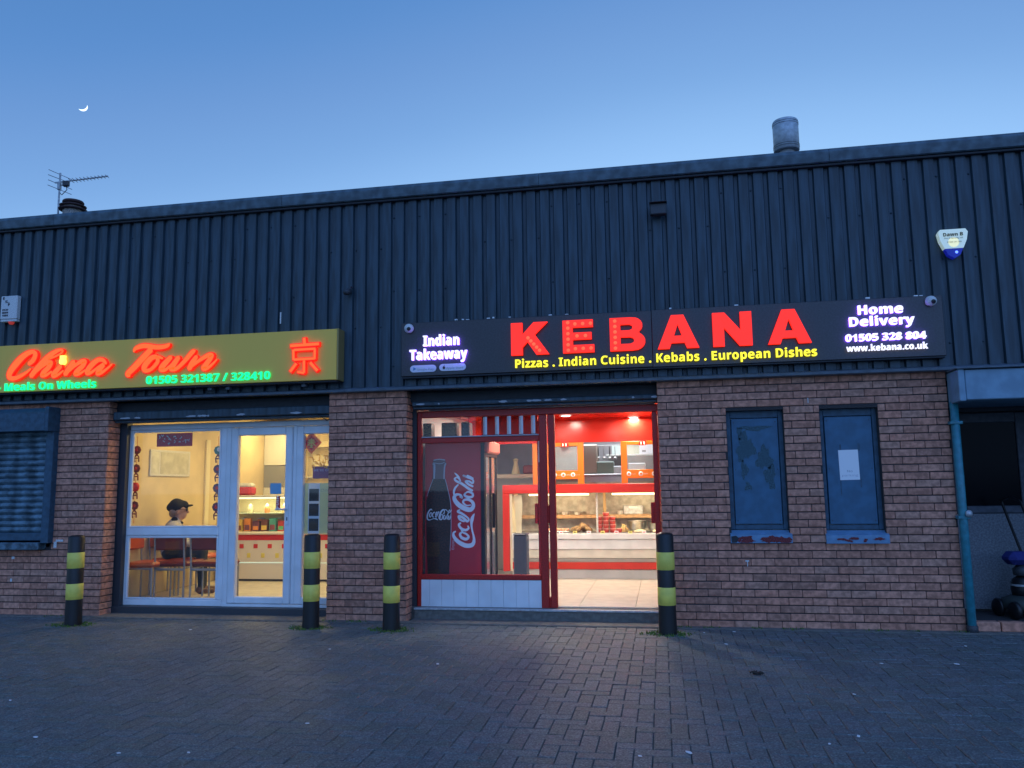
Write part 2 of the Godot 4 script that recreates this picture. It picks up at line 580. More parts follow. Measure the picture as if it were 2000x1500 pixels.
	box("end_wall", Vector3(-10.4, -0.1, -14.2), Vector3(-10.202, 4.7, 0.0), M.dark, b, 0)
	box("end_wall", Vector3(6.302, -0.1, -14.2), Vector3(6.5, 4.7, 0.0), M.dark, b, 0)
	# lintel over the openings, steel posts beside them
	box("lintel", Vector3(-6.5, 2.36, -0.26), Vector3(-3.6, 2.47, -0.14), M.dark, b, 0.003)
	box("lintel", Vector3(-2.78, 2.36, -0.26), Vector3(-0.0, 2.47, -0.14), M.dark, b, 0.003)
	box("steel_post", Vector3(-6.55, 0.0, -0.34), Vector3(-6.32, 2.36, -0.235), M.charcoal, b, 0.004)
	box("steel_post", Vector3(-2.775, 0.0, -0.32), Vector3(-2.69, 2.42, -0.235), M.charcoal, b, 0.004)
	# --- interior shells (floors, ceilings, walls with thickness)
	# left take-away
	var f = box("shop_floor", Vector3(-6.75, -0.05, -4.5), Vector3(-3.2, 0.088, -0.27), M.concrete, b, 0)
	var xx = -6.54
	while xx < -3.25:
		var zz = -4.3
		while zz < -0.45:
			box("floor_tile", Vector3(xx, 0.088, zz), Vector3(minf(xx + 0.397, -3.22), 0.1, minf(zz + 0.397, -0.36)), M.tile, f, 0.002)
			zz += 0.4
		xx += 0.4
	box("interior_wall", Vector3(-6.75, 0.1, -4.5), Vector3(-6.55, 2.6, -0.345), M.cream, b, 0)
	box("interior_wall", Vector3(-3.2, 0.1, -4.5), Vector3(-3.0, 2.6, -0.30), M.cream, b, 0)
	box("interior_wall", Vector3(-6.55, 0.1, -4.5), Vector3(-3.2, 2.6, -4.3), M.cream, b, 0)
	box("interior_ceiling", Vector3(-6.75, 2.6, -4.5), Vector3(-3.0, 2.75, -0.22), M.ceiling, b, 0)
	box("shop_front_lining", Vector3(-6.55, 2.3, -0.42), Vector3(-3.2, 2.6, -0.345), M.cream, b, 0)
	# right take-away
	f = box("shop_floor", Vector3(-2.8, -0.05, -5.8), Vector3(1.2, 0.128, -0.19), M.concrete, b, 0)
	xx = -2.72
	while xx < 1.0:
		var zz = -5.6
		while zz < -0.3:
			box("floor_tile", Vector3(xx, 0.128, zz), Vector3(minf(xx + 0.597, 1.0), 0.14, minf(zz + 0.597, -0.3)), M.tile, f, 0.002)
			zz += 0.6
		xx += 0.6
	box("interior_wall", Vector3(-2.95, 0.1, -5.8), Vector3(-2.76, 2.6, -0.325), M.white, b, 0)
	box("interior_wall", Vector3(1.0, 0.1, -5.8), Vector3(1.2, 2.6, -0.225), M.white, b, 0)
	box("interior_wall", Vector3(-2.76, 0.1, -5.8), Vector3(1.0, 2.6, -5.6), M.grey, b, 0)
	box("interior_ceiling", Vector3(-2.95, 2.37, -5.8), Vector3(1.2, 2.6, -0.27), M.white, b, 0)
	# doorsteps
	box("doorstep", Vector3(-2.69, -0.05, -0.36), Vector3(-0.02, 0.105, -0.15), M.concrete, b, 0.006)
	box("step_nosing", Vector3(-2.69, 0.106, -0.36), Vector3(-0.02, 0.127, -0.14), M.galv, b, 0.004)
	box("doorstep", Vector3(-6.40, -0.05, -0.40), Vector3(-3.63, 0.085, -0.2), M.charcoal, b, 0.006)
	# entrance lobby at the right end
	box("lobby_wall", Vector3(2.77, 0.0, -0.75), Vector3(2.84, 2.46, -0.23), M.mortar, b, 0)
	box("lobby_wall", Vector3(2.84, 0.0, -1.0), Vector3(4.4, 2.6, -0.75), M.charcoal, b, 0)
	box("lobby_wall", Vector3(4.05, 0.0, -0.75), Vector3(6.3, 2.46, 0.0), M.mortar, b, 0)
	box("lobby_ceiling", Vector3(2.77, 2.465, -0.8), Vector3(6.3, 2.5, -0.002), M.white, b, 0)
	var lf = box("lobby_floor", Vector3(2.77, -0.05, -0.75), Vector3(4.05, 0.085, -0.02), M.mortar, b, 0)
	xx = 2.85
	while xx < 4.0:
		box("step_brick", Vector3(xx, 0.006, -0.1), Vector3(xx + 0.208, 0.093, 0.004), M.brick[rng.randi() % 8], lf, 0.006)
		xx += 0.22
	# flecks of white paint on the brick and cladding
	for k in [[1577, 777, 1579, 787, 0.003], [1456, 1094, 1463, 1097, 0.003], [1459, 1094, 1461, 1106, 0.003], [109, 1054, 123, 1058, 0.003], [105, 1058, 110, 1070, 0.003], [23, 1087, 28, 1092, 0.003], [20, 1130, 23, 1136, 0.003], [547, 610, 549, 632, 0.058]]:
		var p = U(k[0], k[1], k[4])
		var q = U(k[2], k[3], k[4])
		box("paint_fleck", Vector3(p.x, q.y, k[4] - 0.002), Vector3(q.x, p.y, k[4] + 0.001), M.white, b, 0)
	return b

# ---------------------------------------------------------------- ground
func build_ground():
	var g = MeshInstance3D.new()
	var pm = PlaneMesh.new()
	pm.size = Vector2(600, 600)
	g.mesh = pm
	g.name = "ground"
	g.material_override = M.joint
	add_child(g)
	g.position = Vector3(0, -0.02, 0)
	meta(g, "", "", "", "structure")
	var pv = Node3D.new()
	pv.name = "paving"
	add_child(pv)
	meta(pv, "", "", "", "structure")
	# bed of the joints
	box("paving_bed", Vector3(-16, -0.018, -0.15), Vector3(12, -0.013, 14.0), M.joint, pv, 0)
	# 90 degree herringbone, 200 x 100 mm blocks
	var tones = []
	for k in 6: tones.append(Color(1, 1, 1) * rng.randf_range(0.86, 1.05) * Color(1.0, rng.randf_range(0.94, 1.0), rng.randf_range(0.88, 0.98)))
	var meshes = []
	for k in 6:
		for o in 2:
			var st = new_st()
			st.set_color(tones[k])
			var s = Vector2(0.197, 0.097) if o == 0 else Vector2(0.097, 0.197)
			add_box(st, Vector3(-s.x / 2, -0.02, -s.y / 2), Vector3(s.x / 2, 0.0, s.y / 2), 0.004)
			meshes.append(done(st))
	var list = []
	for i in range(-160, 120):
		for j in range(0, 140):
			var m = posmod(i - j, 4)
			var at = Vector3(i * 0.1 + 0.1, 0, j * 0.1 + 0.05 + 0.02)
			var o = 0
			if m == 0: pass
			elif m == 3:
				at = Vector3(i * 0.1 + 0.05, 0, j * 0.1 + 0.1 + 0.02)
				o = 1
			else: continue
			if at.z < 0.1: continue
			at.y = rng.randf_range(-0.004, 0.001) + 0.003 * sin(at.x * 1.7 + at.z) * sin(at.z * 1.3)
			list.append([at, o, rng.randi() % 6, rng.randf_range(-0.012, 0.012)])
	var seen_ = []
	for b in list:
		var q = PX(b[0])
		if (b[0] - CAM).z < -0.3 and q.x > 10 and q.x < 1990 and q.y < 1495: seen_.append([(b[0] - CAM).length(), b])
	seen_.sort_custom(func(a, b): return a[0] < b[0])
	var single = {}
	for k in mini(300, seen_.size()): single[seen_[k][1]] = true
	var st2 = SurfaceTool.new()
	st2.begin(Mesh.PRIMITIVE_TRIANGLES)
	for b in list:
		var mesh = meshes[b[2] * 2 + b[1]]
		var t = Transform3D(Basis.from_euler(Vector3(rng.randf_range(-0.008, 0.008), b[3], rng.randf_range(-0.008, 0.008))), b[0])
		if single.has(b):
			var o = piece("paving_block", mesh, M.paver, pv)
			o.transform = t
		else: st2.append_from(mesh, 0, t)
	meta(piece("block_field", st2.commit(), M.paver, pv), "", "", "", "stuff")
	# concrete strips along the shop thresholds
	var cs = box("threshold_strip", Vector3(-2.70, -0.03, -0.22), Vector3(0.0, 0.012, 0.11), M.concrete, pv, 0.006)
	box("threshold_strip", Vector3(-6.40, -0.03, -0.3), Vector3(-3.64, 0.012, 0.11), M.concrete, pv, 0.006)
	box("wall_footing", Vector3(-10, -0.03, -0.06), Vector3(-6.40, 0.008, 0.11), M.concrete, pv, 0.004)
	box("wall_footing", Vector3(-3.638, -0.03, -0.06), Vector3(-2.702, 0.008, 0.11), M.concrete, pv, 0.004)
	box("wall_footing", Vector3(0.002, -0.03, -0.06), Vector3(6, 0.008, 0.11), M.concrete, pv, 0.004)
# ---------------------------------------------------------------- signs
func poly_letter(parent, ch, x0, x1, y0, y1, z0, z1, m):
	# heavy block capitals as solids; outlines on a 0..1 square, holes cut out with CSG
	var outer = []
	var holes = []
	match ch:
		"K": outer = [[0, 0], [0.30, 0], [0.30, 0.24], [0.43, 0.40], [0.66, 0], [1.0, 0], [0.63, 0.62], [0.97, 1.0], [0.60, 1.0], [0.30, 0.63], [0.30, 1], [0, 1]]
		"E": outer = [[0, 0], [1, 0], [1, 0.235], [0.32, 0.235], [0.32, 0.40], [0.92, 0.40], [0.92, 0.615], [0.32, 0.615], [0.32, 0.775], [0.97, 0.775], [0.97, 1], [0, 1]]
		"B":
			outer = [[0, 0], [0.62, 0]]
			for k in range(1, 9):
				var a = -PI / 2 + PI * k / 9.0
				outer.append([0.68 + 0.32 * cos(a), 0.275 + 0.275 * sin(a)])
			outer.append([0.84, 0.535])
			for k in range(2, 9):
				var a = -PI / 2 + PI * k / 9.0
				outer.append([0.64 + 0.29 * cos(a), 0.755 + 0.245 * sin(a)])
			outer += [[0.58, 1], [0, 1]]
			holes = [[[0.30, 0.20], [0.58, 0.20], [0.67, 0.24], [0.69, 0.305], [0.66, 0.37], [0.57, 0.405], [0.30, 0.405]], [[0.30, 0.61], [0.55, 0.61], [0.63, 0.64], [0.645, 0.70], [0.63, 0.76], [0.55, 0.79], [0.30, 0.79]]]
		"A":
			outer = [[0, 0], [0.285, 0], [0.335, 0.165], [0.655, 0.165], [0.71, 0], [1, 0], [0.645, 1], [0.345, 1]]
			holes = [[[0.40, 0.375], [0.595, 0.375], [0.497, 0.72]]]
		"N": outer = [[0, 0], [0.29, 0], [0.29, 0.55], [0.68, 0], [1, 0], [1, 1], [0.71, 1], [0.71, 0.46], [0.31, 1], [0, 1]]
	var conv = func(list): return PackedVector2Array(list.map(func(p): return Vector2(lerpf(x0, x1, p[0]), lerpf(y0, y1, p[1]))))
	var c = CSGPolygon3D.new()
	c.name = "letter"
	c.polygon = conv.call(outer)
	c.depth = z1 - z0
	c.material = m
	for h in holes:
		var k = CSGPolygon3D.new()
		k.name = "cut"
		k.polygon = conv.call(h)
		k.depth = z1 - z0 + 0.02
		k.operation = CSGShape3D.OPERATION_SUBTRACTION
		k.material = m
		c.add_child(k)
		k.position.z = 0.01
	parent.add_child(c, true)
	c.position.z = z1
	return c

func big_sign():
	var x0 = -2.75
	var x1 = 2.745
	var y0 = 2.615
	var y1 = 3.205
	var t = thing("shop_sign", "long black fascia sign with glowing red capital letters and white lettering", "sign")
	# two board lengths that meet behind the B
	box("board", Vector3(x0, y0, 0.062), Vector3(-0.048, y1, 0.135), M.board, t, 0.004)
	box("board", Vector3(-0.046, y0 - 0.004, 0.062), Vector3(x1, y1 + 0.004, 0.137), M.board, t, 0.004)
	box("bottom_trim", Vector3(x0 + 0.01, y0 - 0.022, 0.05), Vector3(x1 - 0.01, y0 - 0.005, 0.125), M.dark, t, 0.002)
	var red = glow(Vector3(1.0, 0.022, 0.008), 1.25, Vector3(0.5, 0.02, 0.01))
	var hot = glow(Vector3(1.0, 0.09, 0.03), 1.6, Vector3(0.5, 0.05, 0.03))
	var yel = glow(Vector3(1.0, 0.90, 0.02), 1.25, Vector3(0.6, 0.5, 0.05))
	var wht = glow(Vector3(0.93, 0.90, 1.0), 1.1, Vector3(0.8, 0.8, 0.8))
	var halo = glow(Vector3(0.22, 0.10, 1.0), 14.0, Vector3(0.3, 0.3, 0.8))
	var caps = [["K", 998, 1072, 631, 693], ["E", 1099, 1160, 625, 689], ["B", 1191, 1260, 620, 684], ["A", 1283.6, 1364.7, 615, 679.5], ["N", 1392, 1468.7, 608, 675], ["A", 1499, 1584, 603, 670.5]]
	var yb = 0.0
	var yt = 0.0
	for c in caps:
		yb += U((c[1] + c[2]) / 2, c[4], 0.19).y / 6.0
		yt += U((c[1] + c[2]) / 2, c[3], 0.19).y / 6.0
	for c in caps:
		var xa = U(c[1], (c[3] + c[4]) / 2, 0.19).x
		var xb = U(c[2], (c[3] + c[4]) / 2, 0.19).x
		poly_letter(t, c[0], xa, xb, yb, yt, 0.15, 0.19, red)
		# LED modules that shine through the faces of the first letters
		var dots = []
		if c[0] == "E":
			for k in 6: dots.append([0.17, 0.08 + 0.17 * k])
			for k in 3:
				dots.append([0.40 + 0.25 * k, 0.12]); dots.append([0.40 + 0.25 * k, 0.88])
				if k < 2: dots.append([0.46 + 0.27 * k, 0.51])
		elif c[0] == "B":
			for k in 6: dots.append([0.15, 0.08 + 0.165 * k])
		elif c[0] == "K":
			for k in 5: dots.append([0.45 + 0.075 * k, 0.52 - 0.10 * k])
		for d in dots:
			lathe("led_light", [Vector2(0.019, 0.0), Vector2(0.013, 0.0014), Vector2(0, 0.002)], Vector3(lerpf(xa, xb, d[0]), lerpf(yb, yt, d[1]), 0.1902), hot, t, Vector3(0, 0, 1), 12)
	# small lit lettering: pale faces on returns that throw a violet or yellow halo on the board
	var line = func(text, pa, pb, pya, pyb, cap, m, hm):
		var a = U(pa, pya, 0.185)
		var b = U(pb, pyb, 0.185)
		var y = (a.y + b.y) / 2
		letters(t, text, a.x, b.x, y, cap, 0.176, 0.018, m)
		if hm: letters(t, text, a.x, b.x, y, cap, 0.157, 0.010, hm, "letter_return")
	line.call("Pizzas . Indian Cuisine . Kebabs . European Dishes", 1004, 1596, 718, 695, 0.088, yel, null)
	line.call("Indian", 825, 897, 675, 673, 0.112, wht, halo)
	line.call("Takeaway", 799, 911, 703, 699, 0.112, wht, halo)
	line.call("Home", 1674, 1767, 613, 610, 0.088, wht, halo)
	line.call("Delivery", 1657, 1787, 636, 632, 0.088, wht, halo)
	line.call("01505 328 804", 1652, 1811, 666, 661, 0.070, wht, halo)
	line.call("www.kebana.co.uk", 1654, 1813, 686, 681, 0.062, wht, null)
	# two small app badges
	var pale = mat(Vector3(0.62, 0.66, 0.70), 0.5)
	for bd in [[801, 852, 721, "Google Play", false], [858, 910, 718, "Apple Store", true]]:
		var a = U(bd[0], bd[2], 0.14)
		var b = U(bd[1], bd[2], 0.14)
		var h = 0.038
		var o = []
		for k in 16:
			var an = -PI / 2 + PI * k / 15.0
			o.append(Vector2(b.x - h + h * cos(an), a.y + h * sin(an)))
		for k in 16:
			var an = PI / 2 + PI * k / 15.0
			o.append(Vector2(a.x + h + h * cos(an), a.y + h * sin(an)))
		var st = new_st()
		add_extrude(st, o, 0.1375, 0.141)
		var bp = piece("badge", done(st), pale, t)
		st = new_st()
		if bd[4]:
			var ap = []
			for k in 18:
				var an = TAU * k / 18.0
				ap.append(Vector2(a.x + 0.052 + 0.016 * cos(an) * (1.0 - 0.12 * cos(2 * an)), a.y - 0.003 + 0.017 * sin(an) * (1.0 - 0.10 * absf(cos(an)))))
			add_extrude(st, ap, 0.141, 0.1425)
			add_extrude(st, [Vector2(a.x + 0.052, a.y + 0.016), Vector2(a.x + 0.061, a.y + 0.024), Vector2(a.x + 0.059, a.y + 0.029), Vector2(a.x + 0.052, a.y + 0.022)], 0.141, 0.1425)
			piece("badge_mark", done(st), M.ink, bp)
		else:
			add_extrude(st, [Vector2(a.x + 0.036, a.y - 0.02), Vector2(a.x + 0.070, a.y), Vector2(a.x + 0.036, a.y + 0.02)], 0.141, 0.1425)
			piece("badge_mark", done(st), mat(Vector3(0.08, 0.25, 0.5), 0.5), bp)
		letters(bp, bd[3], a.x + 0.078, b.x - 0.028, a.y - 0.02, 0.022, 0.1415, 0.001, mat(Vector3(0.25, 0.3, 0.38), 0.6), "lettering", plain_font, true)
	# bits of old sealant left along the top edge
	for k in 14:
		var xx = x0 + 0.1 + 5.2 * rng.randf() * (0.35 if k < 7 else 1.0)
		box("sealant", Vector3(xx, y1 + 0.004, 0.11), Vector3(xx + rng.randf_range(0.01, 0.04), y1 + rng.randf_range(0.010, 0.022), 0.128), M.paper, t, 0.002)

func script_sign():
	var y0 = 2.60
	var y1 = 3.165
	var t = thing("shop_sign", "gold fascia sign box with orange script lettering and green phone number", "sign")
	box("sign_box", Vector3(-8.9, y0, 0.06), Vector3(-3.46, y1, 0.222), M.gold, t, 0.004)
	box("end_cap", Vector3(-3.459, y0 - 0.004, 0.058), Vector3(-3.44, y1 + 0.004, 0.228), mat(Vector3(0.33, 0.24, 0.08), 0.4, 0.3), t, 0.003)
	box("bottom_trim", Vector3(-8.9, y0 - 0.02, 0.10), Vector3(-3.462, y0 - 0.002, 0.2), M.dark, t, 0.002)
	var org = glow(Vector3(1.0, 0.115, 0.012), 1.15, Vector3(0.6, 0.1, 0.02))
	var edge = glow(Vector3(1.0, 0.012, 0.004), 0.85, Vector3(0.5, 0.02, 0.01))
	var grn = glow(Vector3(0.0, 0.95, 0.30), 1.2, Vector3(0.1, 0.6, 0.3))
	var amber = glow(Vector3(1.0, 0.72, 0.12), 1.6, Vector3(0.7, 0.5, 0.1))
	var zf = 0.262
	# strokes: [zoom origin, zoom scale, list of letters]; points are x, y, half width in the zoomed picture
	var word1 = [
		[[[470, 590, 34], [540, 530, 40], [575, 440, 38], [545, 395, 32], [470, 410, 40], [370, 475, 50], [270, 580, 56], [185, 690, 52], [150, 770, 46], [170, 820, 38], [250, 822, 34], [350, 780, 28], [440, 722, 20], [500, 670, 14]]],
		[[[505, 790, 40], [560, 720, 46], [650, 610, 46], [780, 480, 46], [900, 395, 36], [985, 362, 22], [1020, 378, 18], [990, 420, 16], [900, 468, 16], [800, 510, 14]], [[560, 745, 22], [680, 640, 24], [780, 570, 34], [830, 575, 38], [790, 650, 42], [710, 730, 42], [690, 778, 34], [750, 775, 26], [840, 715, 16]]],
		[[[985, 625, 38], [920, 700, 44], [870, 760, 42], [880, 790, 32], [940, 770, 22], [1030, 700, 14]]],
		[[[1200, 555, 42], [1140, 640, 46], [1060, 760, 42]], [[1090, 740, 20], [1220, 620, 26], [1330, 550, 36], [1380, 556, 38], [1340, 630, 42], [1250, 715, 42], [1230, 760, 32], [1290, 755, 24], [1390, 690, 14]]],
		[[[1725, 585, 22], [1680, 530, 30], [1600, 525, 38], [1500, 600, 46], [1425, 700, 44], [1430, 748, 32], [1500, 720, 24], [1600, 640, 18], [1680, 580, 14]], [[1690, 610, 30], [1620, 690, 42], [1590, 745, 36], [1650, 735, 28], [1740, 670, 20], [1825, 595, 12]]]]
	var word2 = [
		[[[1045, 505, 8], [1065, 480, 16], [1130, 462, 19], [1230, 474, 18], [1300, 464, 16], [1322, 448, 10]], [[1180, 492, 24], [1120, 555, 25], [1050, 630, 25], [1000, 680, 22], [1012, 698, 12]]],
		[[[1225, 545, 16], [1180, 560, 22], [1130, 620, 24], [1135, 655, 18], [1180, 645, 14], [1230, 590, 16], [1232, 550, 14], [1270, 560, 8]]],
		[[[1335, 550, 18], [1280, 610, 24], [1258, 645, 20], [1290, 650, 14], [1345, 605, 10], [1390, 560, 14]], [[1395, 552, 18], [1350, 620, 24], [1340, 645, 18], [1380, 640, 15], [1440, 585, 17], [1500, 515, 19], [1522, 500, 12]]],
		[[[1535, 545, 16], [1500, 600, 23], [1478, 642, 20]], [[1490, 630, 10], [1560, 575, 14], [1630, 535, 18], [1655, 540, 18], [1620, 595, 22], [1590, 635, 20], [1615, 640, 14], [1655, 610, 10], [1695, 568, 6]]]]
	var sets = [[word1, 0.0, 640.0, 0.12], [word2, 0.0, 560.0, 0.25]]
	for s in sets:
		for letter in s[0]:
			var a = new_st()
			var e = new_st()
			var step = 0
			for stroke in letter:
				var pts = []
				for p in stroke:
					var u = U(s[1] + p[0] * s[3], s[2] + p[1] * s[3], zf)
					var u2 = U(s[1] + (p[0] + p[2]) * s[3], s[2] + p[1] * s[3], zf)
					pts.append(Vector3(u.x, u.y, (u2.x - u.x)))
				add_stroke(a, pts.map(func(q): return Vector3(q.x, q.y, q.z * 0.86)), zf - 0.01, zf + 0.003 + 0.0012 * step, 7)
				add_stroke(e, pts.map(func(q): return Vector3(q.x, q.y, q.z * 1.10 + 0.003)), 0.224, zf + 0.0012 * step - 0.002, 7)
				step += 1
			var pl = piece("letter", done(a), org, t)
			piece("letter_return", done(e), edge, pl)
	# the tulip-shaped dot of the i
	var c = U(1010 * 0.12, 640 + 520 * 0.12, zf)
	var o = []
	for p in [[-0.026, 0.050], [-0.017, 0.034], [-0.009, 0.050], [0, 0.036], [0.009, 0.050], [0.017, 0.034], [0.026, 0.050], [0.025, 0.01], [0.034, -0.02], [0.028, -0.045], [0.012, -0.058], [-0.012, -0.058], [-0.028, -0.045], [-0.034, -0.02], [-0.025, 0.01]]:
		o.append(Vector2(c.x + p[0], c.y + p[1]))
	var st = new_st()
	add_extrude(st, o, 0.224, zf + 0.008)
	piece("tulip_dot", done(st), amber, t)
	# the character at the right end
	var strokes = [[[594, 660], [595, 672], 4.2], [[567, 675.5], [623, 671.5], 4.2], [[573, 683], [573.5, 703], 3.4], [[574, 683.5], [616, 681], 3.4], [[615, 681], [614.5, 701], 3.4], [[574, 702.5], [615, 700], 3.4], [[594, 704], [594, 728], 3.6], [[594, 728.5], [581, 726.5], 3.2], [[579, 710], [567, 726], 4], [[606, 708], [620, 724], 4]]
	var sa = new_st()
	var sb = new_st()
	var n = 0
	for k in strokes:
		var a = U(k[0][0], k[0][1], zf)
		var b = U(k[1][0], k[1][1], zf)
		var hw = k[2] / 1563.5 * 9.2
		var d = (b - a).normalized()
		var q = Vector2(-d.y, d.x)
		var rect = func(w, ext): return [Vector2(a.x, a.y) - Vector2(d.x, d.y) * ext + q * w, Vector2(a.x, a.y) - Vector2(d.x, d.y) * ext - q * w, Vector2(b.x, b.y) + Vector2(d.x, d.y) * ext - q * w, Vector2(b.x, b.y) + Vector2(d.x, d.y) * ext + q * w]
		add_extrude(sa, rect.call(hw * 0.62, 0.0), zf - 0.01, zf + 0.002 + n * 0.0005)
		add_extrude(sb, rect.call(hw, 0.008), 0.224, zf - 0.002 + n * 0.0005)
		n += 1
	var ch = piece("character", done(sa), org, t)
	piece("character_edge", done(sb), edge, ch)
	var line = func(text, pa, pb, pya, pyb, cap):
		var a = U(pa, pya, 0.25)
		var b = U(pb, pyb, 0.25)
		letters(t, text, a.x, b.x, (a.y + b.y) / 2, cap, 0.236, 0.014, grn)
	line.call("- Meals On Wheels", -8, 186, 764, 756, 0.088)
	line.call("01505 321387 / 328410", 283, 528, 749.5, 740.5, 0.088)
	# hanging brackets under the box
	for px in [405, 440, 588]:
		var u = U(px, 765, 0.15)
		box("bracket", Vector3(u.x, 2.545, 0.09), Vector3(u.x + 0.05, 2.579, 0.15), M.flash, t, 0.003)

# ---------------------------------------------------------------- street furniture and wall fittings
func bollards():
	var spots = [[135, 1222, "beside the roller shutter"], [602, 1228, "in front of the white glazed door"], [760, 1232, "between the pier and red window"], [1305, 1240, "beside the open red doorway"]]
	for s in spots:
		var at = GY(s[0], s[1], 0.0)
		at.z -= 0.06
		var lab = "black round bollard with two yellow bands " + s[2]
		var t = thing("bollard", lab, "bollard", Vector3(at.x, 0, at.z), rng.randf() * 6.0, "striped bollards along the shop fronts")
		var r = 0.083
		lathe("post", [Vector2(r + 0.004, -0.02), Vector2(r, 0.25), Vector2(r, 0.925), Vector2(r - 0.008, 0.94), Vector2(r - 0.03, 0.95), Vector2(0, 0.953)], Vector3.ZERO, M.black, t, Vector3.UP, 28)
		for y in [0.27, 0.60]:
			lathe("reflective_band", [Vector2(r + 0.0005, 0), Vector2(r + 0.003, 0.002), Vector2(r + 0.003, 0.165), Vector2(r + 0.0005, 0.167)], Vector3(0, y, 0), M.yellow, t, Vector3.UP, 28)
		t.rotation.z = rng.randf_range(-0.012, 0.012)
		# moss and grass round the foot
		var st = new_st()
		for k in 260:
			var an = rng.randf() * TAU
			var d = r + 0.005 + absf(rng.randfn(0, 0.05))
			var q = Vector3(at.x + cos(an) * d * 1.3, 0, at.z + sin(an) * d * 0.9 + 0.02)
			var h = rng.randf_range(0.006, 0.026)
			var e = Vector3(rng.randf_range(-1, 1), 0, rng.randf_range(-1, 1)).normalized() * 0.008
			tri(st, q - e, q + e, q + Vector3(rng.randf_range(-0.012, 0.012), h, rng.randf_range(-0.012, 0.012)))
		var g = piece("moss", done(st), M.moss, self)
		meta(g, "green moss and grass round the foot of the bollard " + s[2], "moss", "", "stuff")
	# weeds along the brick base
	var st = new_st()
	for k in 700:
		var x = [rng.randf_range(0.05, 2.8), rng.randf_range(-3.7, -2.7), rng.randf_range(-7.6, -6.3)][0 if k < 420 else 1 + k % 2]
		if sin(x * 7.0) + sin(x * 17.0) < 0.3: continue
		var q = Vector3(x, 0.006, 0.03 + absf(rng.randfn(0, 0.035)))
		var e = Vector3(rng.randf_range(-1, 1), 0, rng.randf_range(-1, 1)).normalized() * 0.008
		tri(st, q - e, q + e, q + Vector3(rng.randf_range(-0.012, 0.012), rng.randf_range(0.006, 0.024), rng.randf_range(-0.012, 0.012)))
	meta(piece("weeds", done(st), M.moss, self), "short weeds and moss along the foot of the brick walls", "weeds", "", "stuff")

